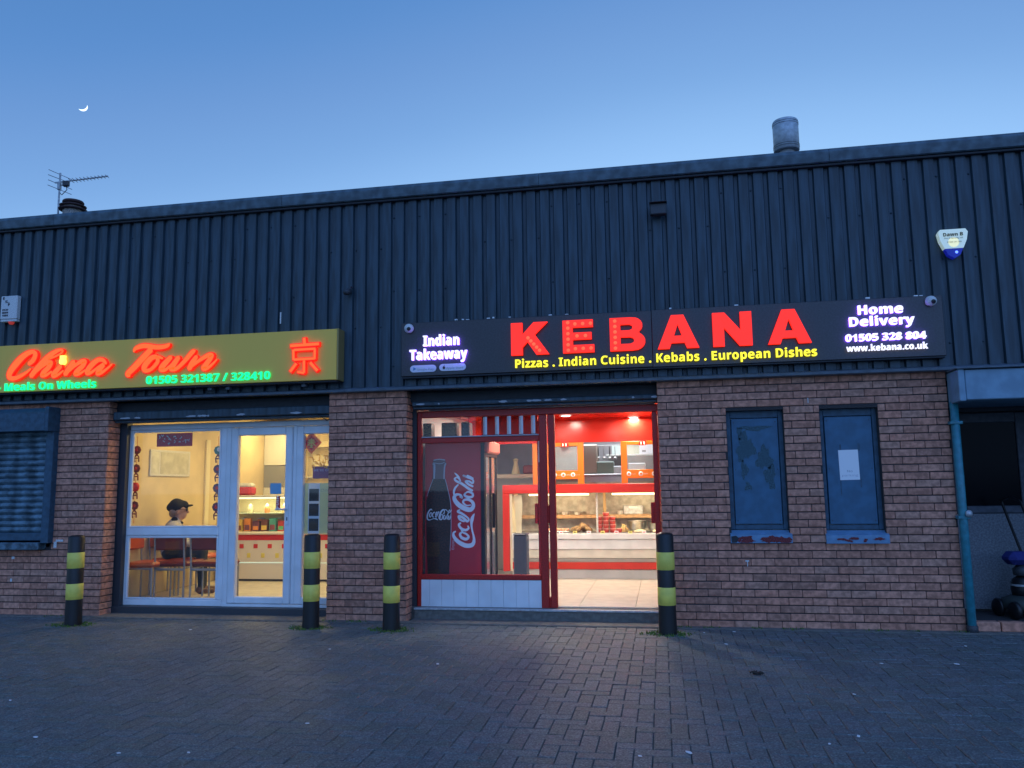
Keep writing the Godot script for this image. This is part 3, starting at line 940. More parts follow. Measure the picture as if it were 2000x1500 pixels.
func boarded_window(x0, x1, y0, y1, label, peel):
	var t = thing("boarded_window", label, "window", Vector3((x0 + x1) / 2, 0, 0))
	var h = (x1 - x0) / 2
	var zf = -0.075
	var fr = new_st()
	add_box(fr, Vector3(-h, y0, -0.12), Vector3(-h + 0.045, y1, zf), 0.004)
	add_box(fr, Vector3(h - 0.045, y0, -0.12), Vector3(h, y1, zf), 0.004)
	add_box(fr, Vector3(-h + 0.046, y1 - 0.075, -0.12), Vector3(h - 0.046, y1, zf - 0.002), 0.004)
	add_box(fr, Vector3(-h + 0.046, y0, -0.12), Vector3(h - 0.046, y0 + 0.05, zf - 0.002), 0.004)
	piece("frame", done(fr), M.blue_dark, t)
	box("backing", Vector3(-h, y0 - 0.13, -0.215), Vector3(h, y1, -0.128), M.white, t, 0)  # unseen panel added to stop room light leaking round the board
	var bd = box("board", Vector3(-h + 0.052, y0 + 0.056, -0.125), Vector3(h - 0.052, y1 - 0.082, zf + 0.008), M.blue_paint, t, 0.004)
	if peel:       # flaked patches where the grey undercoat shows
		var st = new_st()
		for p in [[-0.10, 1.78, 0.10, 0.16], [0.08, 1.66, 0.09, 0.13], [0.13, 1.48, 0.06, 0.14], [-0.12, 1.55, 0.04, 0.10], [-0.09, 1.38, 0.04, 0.05], [0.0, 1.97, 0.17, 0.03], [-0.15, 1.93, 0.03, 0.07]]:
			var o = []
			for k in 48:
				var a = TAU * k / 48.0
				var rr = 0.85 + 0.22 * sin(a * 3.0 + p[0] * 40.0) + 0.10 * sin(a * 7.0 + p[1] * 9.0) + rng.randf_range(-0.10, 0.10)
				o.append(Vector2(clampf(p[0] + cos(a) * p[2] * rr, -h + 0.06, h - 0.06), clampf(p[1] + sin(a) * p[3] * rr, y0 + 0.07, y1 - 0.09)))
			add_extrude(st, o, zf + 0.0082, zf + 0.0092)
		piece("flaked_patch", done(st), mat(Vector3(0.085, 0.175, 0.22), 0.9, 0.0, noise_tex("flake", 0.06, 0.45, 1.0, 5), 3.0), bd)
	var st2 = new_st()
	for yy in [y0 + 0.09, (y0 + y1) / 2, y1 - 0.12]:
		for xx in [-h + 0.075, h - 0.075]: add_lathe(st2, [Vector2(0.006, 0), Vector2(0.004, 0.003), Vector2(0, 0.004)], Vector3(xx, yy, zf + 0.008), Vector3(0, 0, 1), 8)
	piece("screws", done(st2), M.charcoal, bd)
	# sloping sill, its blue paint flaked to red lead
	var st = new_st()
	var a0 = Vector3(-h - 0.01, y0 - 0.002, -0.07)
	var s0 = [Vector2(-0.07, y0 - 0.004), Vector2(0.03, y0 - 0.045), Vector2(0.035, y0 - 0.125), Vector2(0.005, y0 - 0.128), Vector2(-0.07, y0 - 0.12)]
	var xs = [-h - 0.012, h + 0.018]
	for k in s0.size():
		var p = s0[k]
		var q = s0[(k + 1) % s0.size()]
		quad(st, Vector3(xs[0], q.y, q.x), Vector3(xs[1], q.y, q.x), Vector3(xs[1], p.y, p.x), Vector3(xs[0], p.y, p.x))
	for e in [0, 1]:
		for k in [[0, 1, 2], [0, 2, 3], [0, 3, 4]]:
			tri(st, Vector3(xs[e], s0[k[0]].y, s0[k[0]].x), Vector3(xs[e], s0[k[1]].y, s0[k[1]].x), Vector3(xs[e], s0[k[2]].y, s0[k[2]].x))
	var sill = piece("sill", done(st), mat(Vector3(0.13, 0.27, 0.42), 0.5, 0.0, noise_tex("paint", 0.008, 0.9, 1.0, 5), 2.0), t)
	st = new_st()
	for k in (13 if peel else 9):
		var cx = rng.randf_range(-h + 0.04, h - 0.03) if peel else rng.randf_range(-h * 0.6, h - 0.03)
		var cy = y0 - 0.075 - rng.randf() * 0.035
		var rx = rng.randf_range(0.02, 0.085) * (1.0 if peel else 0.8)
		var o = []
		for j in 18:
			var a = TAU * j / 18.0
			var rr = rng.randf_range(0.55, 1.1)
			o.append(Vector2(clampf(cx + cos(a) * rx * rr, xs[0] + 0.005, xs[1] - 0.005), clampf(cy + sin(a) * (0.026 if peel else 0.012) * rr, y0 - 0.123, y0 - 0.05)))
		add_extrude(st, o, 0.0352, 0.0358 + 0.0002 * k)
	piece("red_undercoat", done(st), mat(Vector3(0.30, 0.045, 0.05), 0.8, 0.0, noise_tex("flake", 0.06, 0.45, 1.0, 5), 3.0), sill)
	if peel:
		st = new_st()
		add_extrude(st, [Vector2(xs[0] + 0.005, y0 - 0.06), Vector2(xs[0] + 0.05, y0 - 0.052), Vector2(xs[0] + 0.08, y0 - 0.075), Vector2(xs[0] + 0.055, y0 - 0.12), Vector2(xs[0] + 0.01, y0 - 0.122)], 0.0352, 0.0375)
		piece("bare_patch", done(st), M.dark, sill)
	return t

func wall_fittings():
	boarded_window(0.665, 1.225, 0.95, 2.15, "blue boarded-up window with flaking paint and a red-patched sill", true)
	boarded_window(1.57, 2.12, 0.945, 2.145, "blue boarded-up window with a white paper notice on its board", false)
	# paper notice with faded print
	var a = U(1637.5, 879, -0.064)
	var b = U(1680, 937, -0.064)
	var n = thing("paper_notice", "white paper notice stuck on a blue window board", "notice", Vector3((a.x + b.x) / 2, b.y, -0.0655))
	var w = (b.x - a.x) / 2
	box("sheet", Vector3(-w, 0, -0.001), Vector3(w, a.y - b.y, 0.001), M.paper, n, 0)
	letters(n, "No", -0.025, 0.03, 0.075, 0.022, 0.0011, 0.0006, mat(Vector3(0.35, 0.36, 0.4), 0.8), "lettering", plain_font, true)
	letters(n, "parking", -0.075, 0.08, 0.035, 0.02, 0.0011, 0.0006, mat(Vector3(0.5, 0.5, 0.55), 0.8), "lettering", plain_font, true)
	n.rotation.z = 0.012
	# old tape marks on that board
	var tp = thing("tape_marks", "dark tape residue on the blue board round the notice", "tape", Vector3(0, 0, 0))
	for k in [[1639, 868, 1643, 880], [1674, 866, 1680, 880], [1641, 936, 1645, 968], [1680, 934, 1684, 952]]:
		var p = U(k[0], k[1], -0.066)
		var q = U(k[2], k[3], -0.066)
		box("tape_strip", Vector3(p.x, q.y, -0.0668), Vector3(q.x, p.y, -0.0658), M.blue_dark, tp, 0)
	# roller shutter on the left wall
	var t = thing("roller_shutter", "closed blue-grey roller shutter with peeling slats in the brick wall", "shutter")
	var xa = -8.6
	var xb = -7.10
	var hd = new_st()
	add_extrude(hd, [Vector2(0.19, 2.14), Vector2(0.19, 2.36), Vector2(0.14, 2.41), Vector2(-0.04, 2.41), Vector2(-0.04, 2.14)], 0, xb - xa)
	var hb = piece("housing", done(hd), M.blue_dark, t, Vector3(xb - 0.0, 0, 0))
	hb.rotation.y = -PI / 2
	hb.position = Vector3(xb, 0, 0)
	box("housing_end", Vector3(xb + 0.002, 2.13, -0.02), Vector3(xb + 0.05, 2.42, 0.195), M.blue_dark, t, 0.006)
	var sl = 0.0
	var slat = new_st()
	for k in 8:
		var a0 = -0.5 + k / 8.0
		var a1 = -0.5 + (k + 1) / 8.0
		quad(slat, Vector3(0, a0 * 0.068, 0.028 * cos(a0 * PI)), Vector3(1.4, a0 * 0.068, 0.028 * cos(a0 * PI)), Vector3(1.4, a1 * 0.068, 0.028 * cos(a1 * PI)), Vector3(0, a1 * 0.068, 0.028 * cos(a1 * PI)))
	var smesh = done(slat)
	var worn = mat(Vector3(0.15, 0.25, 0.31), 0.6, 0.0, noise_tex("slat", 0.010, 0.6, 1.0, 4), 1.2)
	for k in 17:
		piece("slat", smesh, worn, t, Vector3(xb - 1.425, 0.985 + k * 0.0712, 0.0))
	box("backing", Vector3(xa, 0.85, -0.1), Vector3(xb, 2.4, -0.06), M.blue_dark, t, 0)
	box("guide_rail", Vector3(xb - 0.055, 0.83, -0.03), Vector3(xb + 0.045, 2.132, 0.085), M.blue_dark, t, 0.006)
	box("bottom_bar", Vector3(xb - 1.45, 0.86, -0.02), Vector3(xb - 0.058, 0.95, 0.06), M.blue_dark, t, 0.006)
	box("sill", Vector3(xb - 1.5, 0.755, -0.03), Vector3(xb - 0.06, 0.84, 0.11), mat(Vector3(0.12, 0.2, 0.25), 0.6, 0.0, noise_tex("slat", 0.010, 0.6, 1.0, 4), 2.0), t, 0.008)
	# dark shutter boxes above the two shop fronts, paint flaking along the lower lip
	for s in [[-6.39, -3.64, 2.225, "above the white glazed shop front"], [-2.69, -0.02, 2.275, "above the red shop front"]]:
		var q = thing("shutter_box", "dark rolled-up shutter box " + s[3], "shutter", Vector3(s[0], s[2], 0))
		var L = s[1] - s[0]
		box("casing", Vector3(0, 0.03, -0.32), Vector3(L, 2.355 - s[2], -0.06), M.cladding, q, 0.01)
		box("lip", Vector3(0, 0, -0.22), Vector3(L, 0.028, -0.10), M.cladding, q, 0.006)
		var st = new_st()
		for k in 26:
			var x = rng.randf() * L
			if sin(x * 5.0 + 1.0) < -0.2: continue
			var o = []
			var rx = rng.randf_range(0.01, 0.07)
			for j in 12:
				var an = TAU * j / 12.0
				o.append(Vector2(clampf(x + cos(an) * rx * rng.randf_range(0.6, 1.2), 0.0, L), 0.052 + sin(an) * 0.012 * rng.randf_range(0.5, 1.3)))
			add_extrude(st, o, -0.0600, -0.0590 + 0.0001 * k)
		piece("bare_primer", done(st), mat(Vector3(0.4, 0.42, 0.45), 0.8), q)
	# blue entrance canopy, pipe
	var cp = thing("entrance_canopy", "pale blue boxed canopy over the recessed end doorway", "canopy", Vector3(2.80, 2.15, 0))
	box("fascia", Vector3(0.03, 0.01, 0.25), Vector3(2.6, 0.295, 0.30), mat(Vector3(0.21, 0.34, 0.44), 0.6, 0.0, noise_tex("paint", 0.008, 0.9, 1.0, 5), 1.0), cp, 0.008)
	box("side_board", Vector3(-0.03, 0.0, 0.002), Vector3(0.026, 0.30, 0.31), mat(Vector3(0.21, 0.34, 0.44), 0.6, 0.0, noise_tex("paint", 0.008, 0.9, 1.0, 5), 1.0), cp, 0.006)
	box("soffit", Vector3(0.03, 0.012, -0.6), Vector3(2.6, 0.03, 0.248), mat(Vector3(0.21, 0.34, 0.44), 0.6, 0.0, noise_tex("paint", 0.008, 0.9, 1.0, 5), 1.0), cp, 0)
	box("top_flashing", Vector3(-0.05, 0.302, 0.10), Vector3(2.6, 0.318, 0.33), M.flash, cp, 0.004)
	var dp = thing("drainpipe", "teal painted pipe down the end of the brick wall", "pipe", Vector3(2.80, 0, 0.045))
	lathe("pipe", can(0.038, 2.16, 0.003), Vector3(0, 0.01, 0), M.teal, dp, Vector3.UP, 18)
	lathe("collar", can(0.05, 0.07, 0.006), Vector3(0, 0.0, 0), M.charcoal, dp, Vector3.UP, 18)
	for y in [1.05, 1.95]:
		box("clip", Vector3(-0.055, y, -0.045), Vector3(0.055, y + 0.03, 0.042), M.teal, dp, 0.004)
	lathe("knob", [Vector2(0.02, 0), Vector2(0.034, 0.012), Vector2(0.034, 0.03), Vector2(0.0, 0.045)], Vector3(0.03, 1.10, 0.03), M.galv, dp, Vector3(0.4, 0, 1), 14)
	# alarm boxes
	var al = thing("alarm_box", "lit shield-shaped alarm box with a blue strobe on the cladding", "alarm", Vector3(2.895, 3.57, 0.06))
	var body = []
	for p in [[-0.135, 0.26], [-0.115, 0.292], [0.115, 0.292], [0.135, 0.26], [0.12, 0.18], [0.085, 0.10], [-0.085, 0.10], [-0.12, 0.18]]: body.append(Vector2(p[0], p[1]))
	var st = new_st()
	add_extrude(st, body, 0.0, 0.07)
	piece("cover", done(st), glow(Vector3(0.55, 0.75, 0.62), 0.42, Vector3(0.75, 0.78, 0.75)), al)
	st = new_st()
	add_extrude(st, [Vector2(-0.083, 0.098), Vector2(0.083, 0.098), Vector2(0.055, 0.035), Vector2(0.0, 0.0), Vector2(-0.055, 0.035)], 0.002, 0.066)
	var strobe = glow(Vector3(0.02, 0.04, 1.0), 0.16, Vector3(0.02, 0.03, 0.25))
	piece("strobe", done(st), strobe, al)
	lathe("strobe_bulb", [Vector2(0.014, 0), Vector2(0.01, 0.008), Vector2(0, 0.01)], Vector3(0.02, 0.06, 0.067), glow(Vector3(0.1, 0.2, 1.0), 2.5), al, Vector3(0, 0, 1), 12)
	lathe("status_light", [Vector2(0.05, 0.0), Vector2(0.03, 0.003), Vector2(0, 0.004)], Vector3(0.0, 0.16, 0.0702), glow(Vector3(0.85, 0.9, 0.45), 0.8), al, Vector3(0, 0, 1), 16)
	letters(al, "Dawn B", -0.095, 0.09, 0.222, 0.034, 0.075, 0.003, M.ink, "lettering", null, true)
	letters(al, "Fire & Security Ltd", -0.085, 0.085, 0.195, 0.014, 0.075, 0.002, M.grey, "lettering", plain_font, true)
	letters(al, "01506 241 586", -0.06, 0.07, 0.155, 0.015, 0.075, 0.002, M.grey, "lettering", plain_font, true)
	al = thing("alarm_box", "white rectangular alarm box with a red lamp above the gold sign", "alarm", Vector3(-7.75, 3.485, 0.06))
	box("cover", Vector3(-0.115, 0.03, 0.0), Vector3(0.115, 0.32, 0.065), M.white, al, 0.008)
	box("base", Vector3(-0.112, 0.0, 0.0), Vector3(0.112, 0.028, 0.06), M.white, al, 0.006)
	lathe("warning_lamp", [Vector2(0.035, 0.0), Vector2(0.034, -0.01), Vector2(0.02, -0.03), Vector2(0, -0.034)].map(func(p): return Vector2(p.x, -p.y)), Vector3(0.02, 0.0, 0.03), glow(Vector3(1.0, 0.10, 0.08), 0.25, Vector3(0.4, 0.05, 0.05)), al, Vector3.DOWN, 14)
	for k in [["E", -0.09, 0.275], ["S.", -0.055, 0.232], ["P", -0.015, 0.195]]:
		letters(al, k[0], k[1], k[1] + 0.034 * k[0].length(), k[2], 0.03, 0.067, 0.003, M.ink, "lettering", null, true)
	for k in [["0141", 0.135], ["889", 0.10], ["1888", 0.065]]:
		letters(al, k[0], -0.085, 0.0, k[1], 0.022, 0.067, 0.003, M.ink, "lettering", null, true)
	# cameras and flood light
	for c in [[797, 640, 0.14, "white dome camera on the sign corner above white lettering Indian"], [1819, 586, 0.14, "white dome camera on the sign corner above Home Delivery"]]:
		var u = U(c[0], c[1], 0.18)
		var cm = thing("cctv_camera", c[3], "camera", Vector3(u.x, u.y, 0.138))
		lathe("housing", [Vector2(0.05, 0.0), Vector2(0.052, 0.02), Vector2(0.046, 0.045), Vector2(0.03, 0.06), Vector2(0.0, 0.064)], Vector3.ZERO, M.white, cm, Vector3(0.15, -0.25, 1), 20)
		lathe("lens", [Vector2(0.022, 0.0), Vector2(0.020, 0.012), Vector2(0.0, 0.016)], Vector3(0.012, -0.017, 0.056), M.black, cm, Vector3(0.15, -0.3, 1), 16)
	var u = U(681, 568, 0.12)
	var cm = thing("cctv_camera", "small dark camera on the bare cladding between the two signs", "camera", Vector3(u.x, u.y, 0.056))
	tube("bracket", [Vector3(0.02, 0.05, 0), Vector3(0.02, 0.05, 0.05), Vector3(0.0, 0.01, 0.06)], 0.009, M.charcoal, cm)
	lathe("housing", [Vector2(0.0, -0.05), Vector2(0.034, -0.045), Vector2(0.038, 0.0), Vector2(0.03, 0.04), Vector2(0.0, 0.045)], Vector3(-0.01, -0.015, 0.075), M.charcoal, cm, Vector3(-0.3, -0.4, 1), 16)
	var fl = thing("flood_light", "dark unlit flood light high on the cladding above the red letters", "flood light", Vector3(0.065, 4.26, 0.056))
	box("bracket", Vector3(-0.02, 0.06, 0.0), Vector3(0.02, 0.1, 0.07), M.charcoal, fl)
	var fb = box("housing", Vector3(-0.085, -0.045, 0.05), Vector3(0.085, 0.075, 0.13), M.charcoal, fl, 0.01)
	box("visor", Vector3(-0.09, 0.076, 0.05), Vector3(0.09, 0.085, 0.17), M.charcoal, fl, 0.003)
	# cable looping from the right end of the pier head
	var cb = thing("loose_cable", "thin dark cable hanging at the corner of the white shop front", "cable", Vector3.ZERO)
	tube("cable", [Vector3(-3.83, 2.29, -0.10), Vector3(-3.80, 2.25, -0.09), Vector3(-3.74, 2.21, -0.08), Vector3(-3.69, 2.18, -0.07), Vector3(-3.65, 2.19, -0.05)], 0.006, M.black, cb)

func roof_things():
	var z = -1.2
	var f = thing("flue_terminal", "large white cylindrical flue cowl standing on the roof", "flue", Vector3(1.61, 4.655, z))
	lathe("pipe", can(0.09, 0.85, 0.004), Vector3.ZERO, M.galv, f, Vector3.UP, 24)
	var cowl = mat(Vector3(0.55, 0.6, 0.64), 0.5, 0.2, noise_tex("grain", 0.015, 0.84, 1.0, 5), 2.0)
	var c = U(1536, 268, z)
	var rb = 0.148
	lathe("cowl", [Vector2(0.07, 0.0), Vector2(rb - 0.01, -0.005), Vector2(rb, 0.0), Vector2(rb, 0.36), Vector2(rb - 0.008, 0.372), Vector2(0, 0.375)], Vector3(0, c.y - 4.655 - 0.175, 0), cowl, f, Vector3.UP, 32)
	for y in [0.03, 0.055, 0.31, 0.335]:
		lathe("ring", [Vector2(rb + 0.0005, 0.0), Vector2(rb + 0.004, 0.003), Vector2(rb + 0.0005, 0.006)], Vector3(0, c.y - 4.655 - 0.175 + y, 0), M.charcoal, f, Vector3.UP, 32)
	var v = U(143, 400, z)
	var ch = thing("vent_cowl", "squat chimney pot with dark stacked rain caps on the roof", "chimney", Vector3(v.x, 4.655, z))
	lathe("pot", [Vector2(0.14, 0), Vector2(0.128, 0.75), Vector2(0.12, 0.78), Vector2(0, 0.78)], Vector3.ZERO, mat(Vector3(0.55, 0.5, 0.45), 0.8, 0.0, noise_tex("flake", 0.06, 0.45, 1.0, 5), 2.0), ch, Vector3.UP, 22)
	for k in 3:
		var y = 0.70 + k * 0.052
		lathe("rain_cap", [Vector2(0.09, 0.0), Vector2(0.178 - 0.028 * k * k * 0.4, 0.006), Vector2(0.186 - 0.028 * k * k * 0.4, 0.022), Vector2(0.13, 0.042), Vector2(0, 0.046)], Vector3(0, y, 0), mat(Vector3(0.06, 0.03, 0.03), 0.8), ch, Vector3.UP, 22)
	var a = U(113, 425, z)
	var ae = thing("tv_aerial", "yagi television aerial on a thin mast beside the chimney pot", "aerial", Vector3(a.x, 4.655, z))
	var top = U(118, 338, z)
	tube("mast", [Vector3(0, -0.02, 0), Vector3((top.x - a.x), top.y - 4.655, 0)], 0.013, M.galv, ae)
	var b0 = U(107, 357, z) - ae.position
	var b1 = U(211, 344, z - 0.55) - ae.position
	tube("boom", [b0, b1], 0.011, M.galv, ae)
	for k in 11:
		var p = b0.lerp(b1, 0.30 + 0.068 * k)
		var d = Vector3(0.32, -0.1, 0.95) * (0.11 - 0.003 * k)
		tube("element", [p - d, p + d], 0.0045, M.galv, ae, 5)
	for k in [[95, 331, 141, 351], [94, 341, 128, 354], [94, 351, 141, 370], [93, 361, 140, 380]]:
		var p = U(k[0], k[1], z + 0.1) - ae.position
		var q = U(k[2], k[3], z - 0.1) - ae.position
		tube("reflector_rod", [p, q], 0.005, M.galv, ae, 5)
	var jb = U(129, 359, z) - ae.position
	box("junction_box", jb - Vector3(0.045, 0.04, 0.03), jb + Vector3(0.045, 0.04, 0.03), M.charcoal, ae, 0.01)
	var sp = U(116, 364, z) - ae.position
	box("mast_clamp", sp - Vector3(0.02, 0.055, 0.025), sp + Vector3(0.02, 0.055, 0.025), M.galv, ae, 0.005)
	tube("coax_loop", [jb, jb + Vector3(0.02, -0.09, 0), jb + Vector3(-0.06, -0.16, 0), sp + Vector3(0, -0.08, 0)], 0.006, M.charcoal, ae, 6)
	# the young moon, half a degree wide
	var d = ray(161.5, 208.0).normalized()
	var dist = 1500.0
	var mo = thing("moon", "thin white crescent moon in the dusk sky", "moon", CAM + d * dist)
	var R0 = 7.4 / FOCAL * dist
	var o = []
	for k in 21:
		var an = -2.45 + 2.95 * k / 20.0
		o.append(Vector2(cos(an), sin(an)) * R0)
	for k in 21:
		var an = 0.5 - 2.95 * k / 20.0
		var mid = -0.975
		var thin = 1.0 - 0.42 * pow(maxf(cos((an - mid) / 2.95 * PI), 0.0), 0.8)
		if k > 0 and k < 20: o.append(Vector2(cos(an), sin(an)) * R0 * thin)
	var st = new_st()
	add_extrude(st, o, -R0 * 0.2, R0 * 0.2)
	var mm = piece("lit_crescent", done(st), glow(Vector3(0.9, 1.0, 1.0), 1.3), mo)
	mo.look_at_from_position(mo.position, CAM, Vector3.UP)
	mm.rotation.y = PI
	mm.rotation.y = 0
	mo.rotate_object_local(Vector3.UP, PI)

func litter():
	var spots = [[742, 0.5], [370, 0.5]]
	for p in [[372, 1230], [855, 1297], [644, 1268], [20, 1368], [70, 1440], [368, 1470], [600, 1413], [232, 1471], [1375, 1236], [1434, 1234], [1722, 1296], [1677, 1438], [1620, 1453], [1250, 1477], [1345, 1470], [1868, 1297], [1886, 1262], [1738, 1232], [1668, 1356], [1418, 1258]]:
		var at = GY(p[0], p[1], 0.004)
		var st = new_st()
		var o = []
		var rx = rng.randf_range(0.012, 0.026)
		for k in 9:
			var an = TAU * k / 9.0
			o.append(Vector2(cos(an) * rx * rng.randf_range(0.6, 1.2), sin(an) * rx * 0.6 * rng.randf_range(0.6, 1.2)))
		add_extrude(st, o, 0.0, 0.003)
		var m = piece("litter_scrap", done(st), M.paper, self, at)
		m.rotation = Vector3(-PI / 2, rng.randf() * 6.0, 0)
		meta(m, "tiny pale scrap of litter lying on the block paving", "litter", "litter scraps on the paving")
	var at = GY(1478, 1317, 0.004)
	var st = new_st()
	for k in 7:
		var an = rng.randf() * TAU
		var d = Vector3(cos(an), 0.2, sin(an)) * 0.05
		add_tube(st, [Vector3(rng.randf_range(-0.03, 0.03), 0.004, rng.randf_range(-0.02, 0.02)), d * 0.6 + Vector3(0, 0.012, 0), d], 0.006, 5)
	meta(piece("dead_leaf", done(st), mat(Vector3(0.03, 0.025, 0.02), 0.9), self, at), "dark curled dead leaf lying on the paving", "leaf")
# ---------------------------------------------------------------- white glazed shop front (left)
func bars(called, list, z0, z1, m, parent, bev = 0.006):
	for r in list: box(called, Vector3(r[0], r[2], z0), Vector3(r[1], r[3], z1), m, parent, bev)
func white_front():
	var z1 = -0.30
	var z0 = -0.365
	var t = thing("glazed_shopfront", "white plastic-framed glazed shop front with a double door", "shop front")
	var X = func(px, py): return U(px, py, z1).x
	var yb = 0.087
	var yt = 2.215
	# outer frame
	bars("frame_bar", [[-6.39, -6.318, yb, yt], [-6.317, -3.55, 2.15, yt], [-6.317, -5.045, yb, 0.155]], z0, z1, M.white_pvc, t)
	bars("frame_bar", [[-5.115, -5.045, 0.156, 2.149], [-6.317, -5.116, 0.895, 0.985]], z0 + 0.004, z1 - 0.004, M.white_pvc, t)
	bars("frame_bar", [[-5.044, -4.985, yb, 2.149]], z0, z1, M.white_pvc, t)
	# inner beads of the fixed light
	for r in [[-6.317, -5.116, 0.986, 2.149], [-6.317, -5.116, 0.156, 0.894]]:
		var w = 0.032
		bars("glazing_bead", [[r[0], r[0] + w, r[2], r[3]], [r[1] - w, r[1], r[2], r[3]], [r[0] + w, r[1] - w, r[2], r[2] + w * 0.6], [r[0] + w, r[1] - w, r[3] - w, r[3]]], z0 + 0.012, z1 - 0.014, M.white_pvc, t, 0.008)
		pane("pane", r[0] + 0.02, r[1] - 0.02, r[2] + 0.012, r[3] - 0.02, -0.335, M.glass, t)
	# threshold
	box("threshold", Vector3(-5.044, 0.087, z0), Vector3(-3.55, 0.118, z1 + 0.01), M.white_pvc, t, 0.004)
	# two door leaves
	var leaves = [[-4.98, -4.205], [-4.155, -3.38]]
	for k in 2:
		var d = leaves[k]
		var q = Node3D.new()
		q.name = "door"
		t.add_child(q, true)
		var f = 0.088
		bars("door_stile", [[d[0], d[0] + f, 0.122, 2.145], [d[1] - f, d[1], 0.122, 2.145]], z0, z1 + 0.012, M.white_pvc, q, 0.01)
		bars("door_rail", [[d[0] + f, d[1] - f, 0.122, 0.20], [d[0] + f, d[1] - f, 2.05, 2.145]], z0 + 0.002, z1 + 0.010, M.white_pvc, q, 0.01)
		pane("pane", d[0] + f - 0.01, d[1] - f + 0.01, 0.19, 2.06, -0.335, M.glass, q)
		if k == 0:
			box("handle_plate", Vector3(d[1] - 0.062, 1.01, z1 + 0.012), Vector3(d[1] - 0.03, 1.25, z1 + 0.022), M.white_pvc, q, 0.004)
			tube("handle", [Vector3(d[1] - 0.046, 1.19, z1 + 0.02), Vector3(d[1] - 0.046, 1.19, z1 + 0.06), Vector3(d[1] - 0.17, 1.19, z1 + 0.065)], 0.01, M.white_pvc, q)
			box("keyhole", Vector3(d[1] - 0.052, 1.06, z1 + 0.0221), Vector3(d[1] - 0.04, 1.10, z1 + 0.0235), M.ink, q, 0)
	box("astragal", Vector3(-4.204, 0.122, z0), Vector3(-4.156, 2.149, z1 - 0.004), M.white_pvc, t, 0.006)
	# --- stickers and papers on the glass
	var zz = -0.352
	var sticker = func(called, label, p0, p1, m):
		var a = U(p0[0], p0[1], zz)
		var b = U(p1[0], p1[1], zz)
		var o = thing(called, label, "sticker" if called != "menu_poster" else "poster", Vector3((a.x + b.x) / 2, (a.y + b.y) / 2, zz))
		box("sheet", Vector3(-absf(b.x - a.x) / 2, -absf(a.y - b.y) / 2, -0.001), Vector3(absf(b.x - a.x) / 2, absf(a.y - b.y) / 2, 0.001), m, o, 0)
		return o
	var deep = paperm(0.34, 0.012, 0.03)
	var bn = sticker.call("banner", "dark red paper banner with silver characters on the window", [307, 847], [375.5, 871], deep)
	var silver = mat(Vector3(0.35, 0.4, 0.4), 0.5, 0.2)
	var st = new_st()
	for k in 5:
		var cx = -0.165 + 0.083 * k
		for j in 6:
			var p = Vector3(cx + rng.randf_range(-0.03, 0.03), rng.randf_range(-0.045, 0.045), 0)
			var q = p + Vector3(rng.randf_range(-0.032, 0.032), rng.randf_range(-0.03, 0.03), 0)
			add_stroke(st, [Vector3(p.x, p.y, 0.003), Vector3((p.x + q.x) / 2 + 0.004, (p.y + q.y) / 2, 0.0055), Vector3(q.x, q.y, 0.002)], 0.001, 0.0022 + 0.0001 * j, 3)
	piece("characters", done(st), silver, bn)
	sticker.call("opening_sticker", "light blue printed sticker on the white door glass", [528, 944], [549, 965], paperm(0.10, 0.35, 0.62))
	var ps = sticker.call("push_sticker", "narrow red upright sticker beside the white door handle", [539.5, 969], [547, 994], mat(Vector3(0.45, 0.03, 0.03), 0.6))
	letters(ps, "PUSH", -0.075, 0.075, -0.012, 0.026, 0.0012, 0.001, M.paper, "lettering", null, true)
	ps.get_child(1).rotation.z = PI / 2
	ps.get_child(1).position = Vector3(0.016, -0.07, 0.0012)
	# red diamond with a gold character
	var c = U(608.5, 865, zz)
	var dm = thing("diamond_sticker", "red diamond paper with a gold character on the door glass", "sticker", Vector3(c.x, c.y, zz))
	st = new_st()
	add_extrude(st, [Vector2(0, -0.128), Vector2(0.128, 0), Vector2(0, 0.128), Vector2(-0.128, 0)], -0.001, 0.001)
	piece("sheet", done(st), paperm(0.75, 0.2, 0.06), dm)
	st = new_st()
	add_extrude(st, [Vector2(0, -0.085), Vector2(0.085, 0), Vector2(0, 0.085), Vector2(-0.085, 0)], 0.001, 0.0018)
	piece("red_field", done(st), paperm(0.8, 0.03, 0.02), dm)
	st = new_st()
	var n = 0
	for k in [[[0, 0.05], [0, -0.05]], [[-0.035, 0.03], [0.035, 0.03]], [[-0.045, 0.008], [0.045, 0.008]], [[0, 0.01], [-0.05, -0.035]], [[0, 0.01], [0.05, -0.035]], [[-0.02, -0.03], [0.02, -0.03]], [[-0.02, -0.052], [0.02, -0.052]]]:
		add_stroke(st, [Vector3(k[0][0], k[0][1], 0.006), Vector3((k[0][0] + k[1][0]) / 2, (k[0][1] + k[1][1]) / 2 + 0.003, 0.007), Vector3(k[1][0], k[1][1], 0.005)], 0.0018, 0.0026 + 0.0001 * n, 3)
		n += 1
	piece("character", done(st), mat(Vector3(0.75, 0.5, 0.06), 0.5), dm)
	# gold paper garland
	c = U(627, 903, zz)
	var gl = thing("gold_garland", "gold paper-cut garland above the purple sign", "garland", Vector3(c.x, c.y, zz))
	st = new_st()
	for k in 26:
		var p = Vector3(rng.randf_range(-0.11, 0.11), rng.randf_range(-0.05, 0.06), 0)
		var q = p + Vector3(rng.randf_range(-0.05, 0.05), rng.randf_range(-0.04, 0.04), 0)
		add_stroke(st, [Vector3(p.x, p.y, 0.004), Vector3(p.x, q.y, 0.006), Vector3(q.x, q.y, 0.004)], 0, 0.001 + 0.0001 * k, 3)
	piece("paper_cut", done(st), paperm(0.72, 0.38, 0.05), gl)
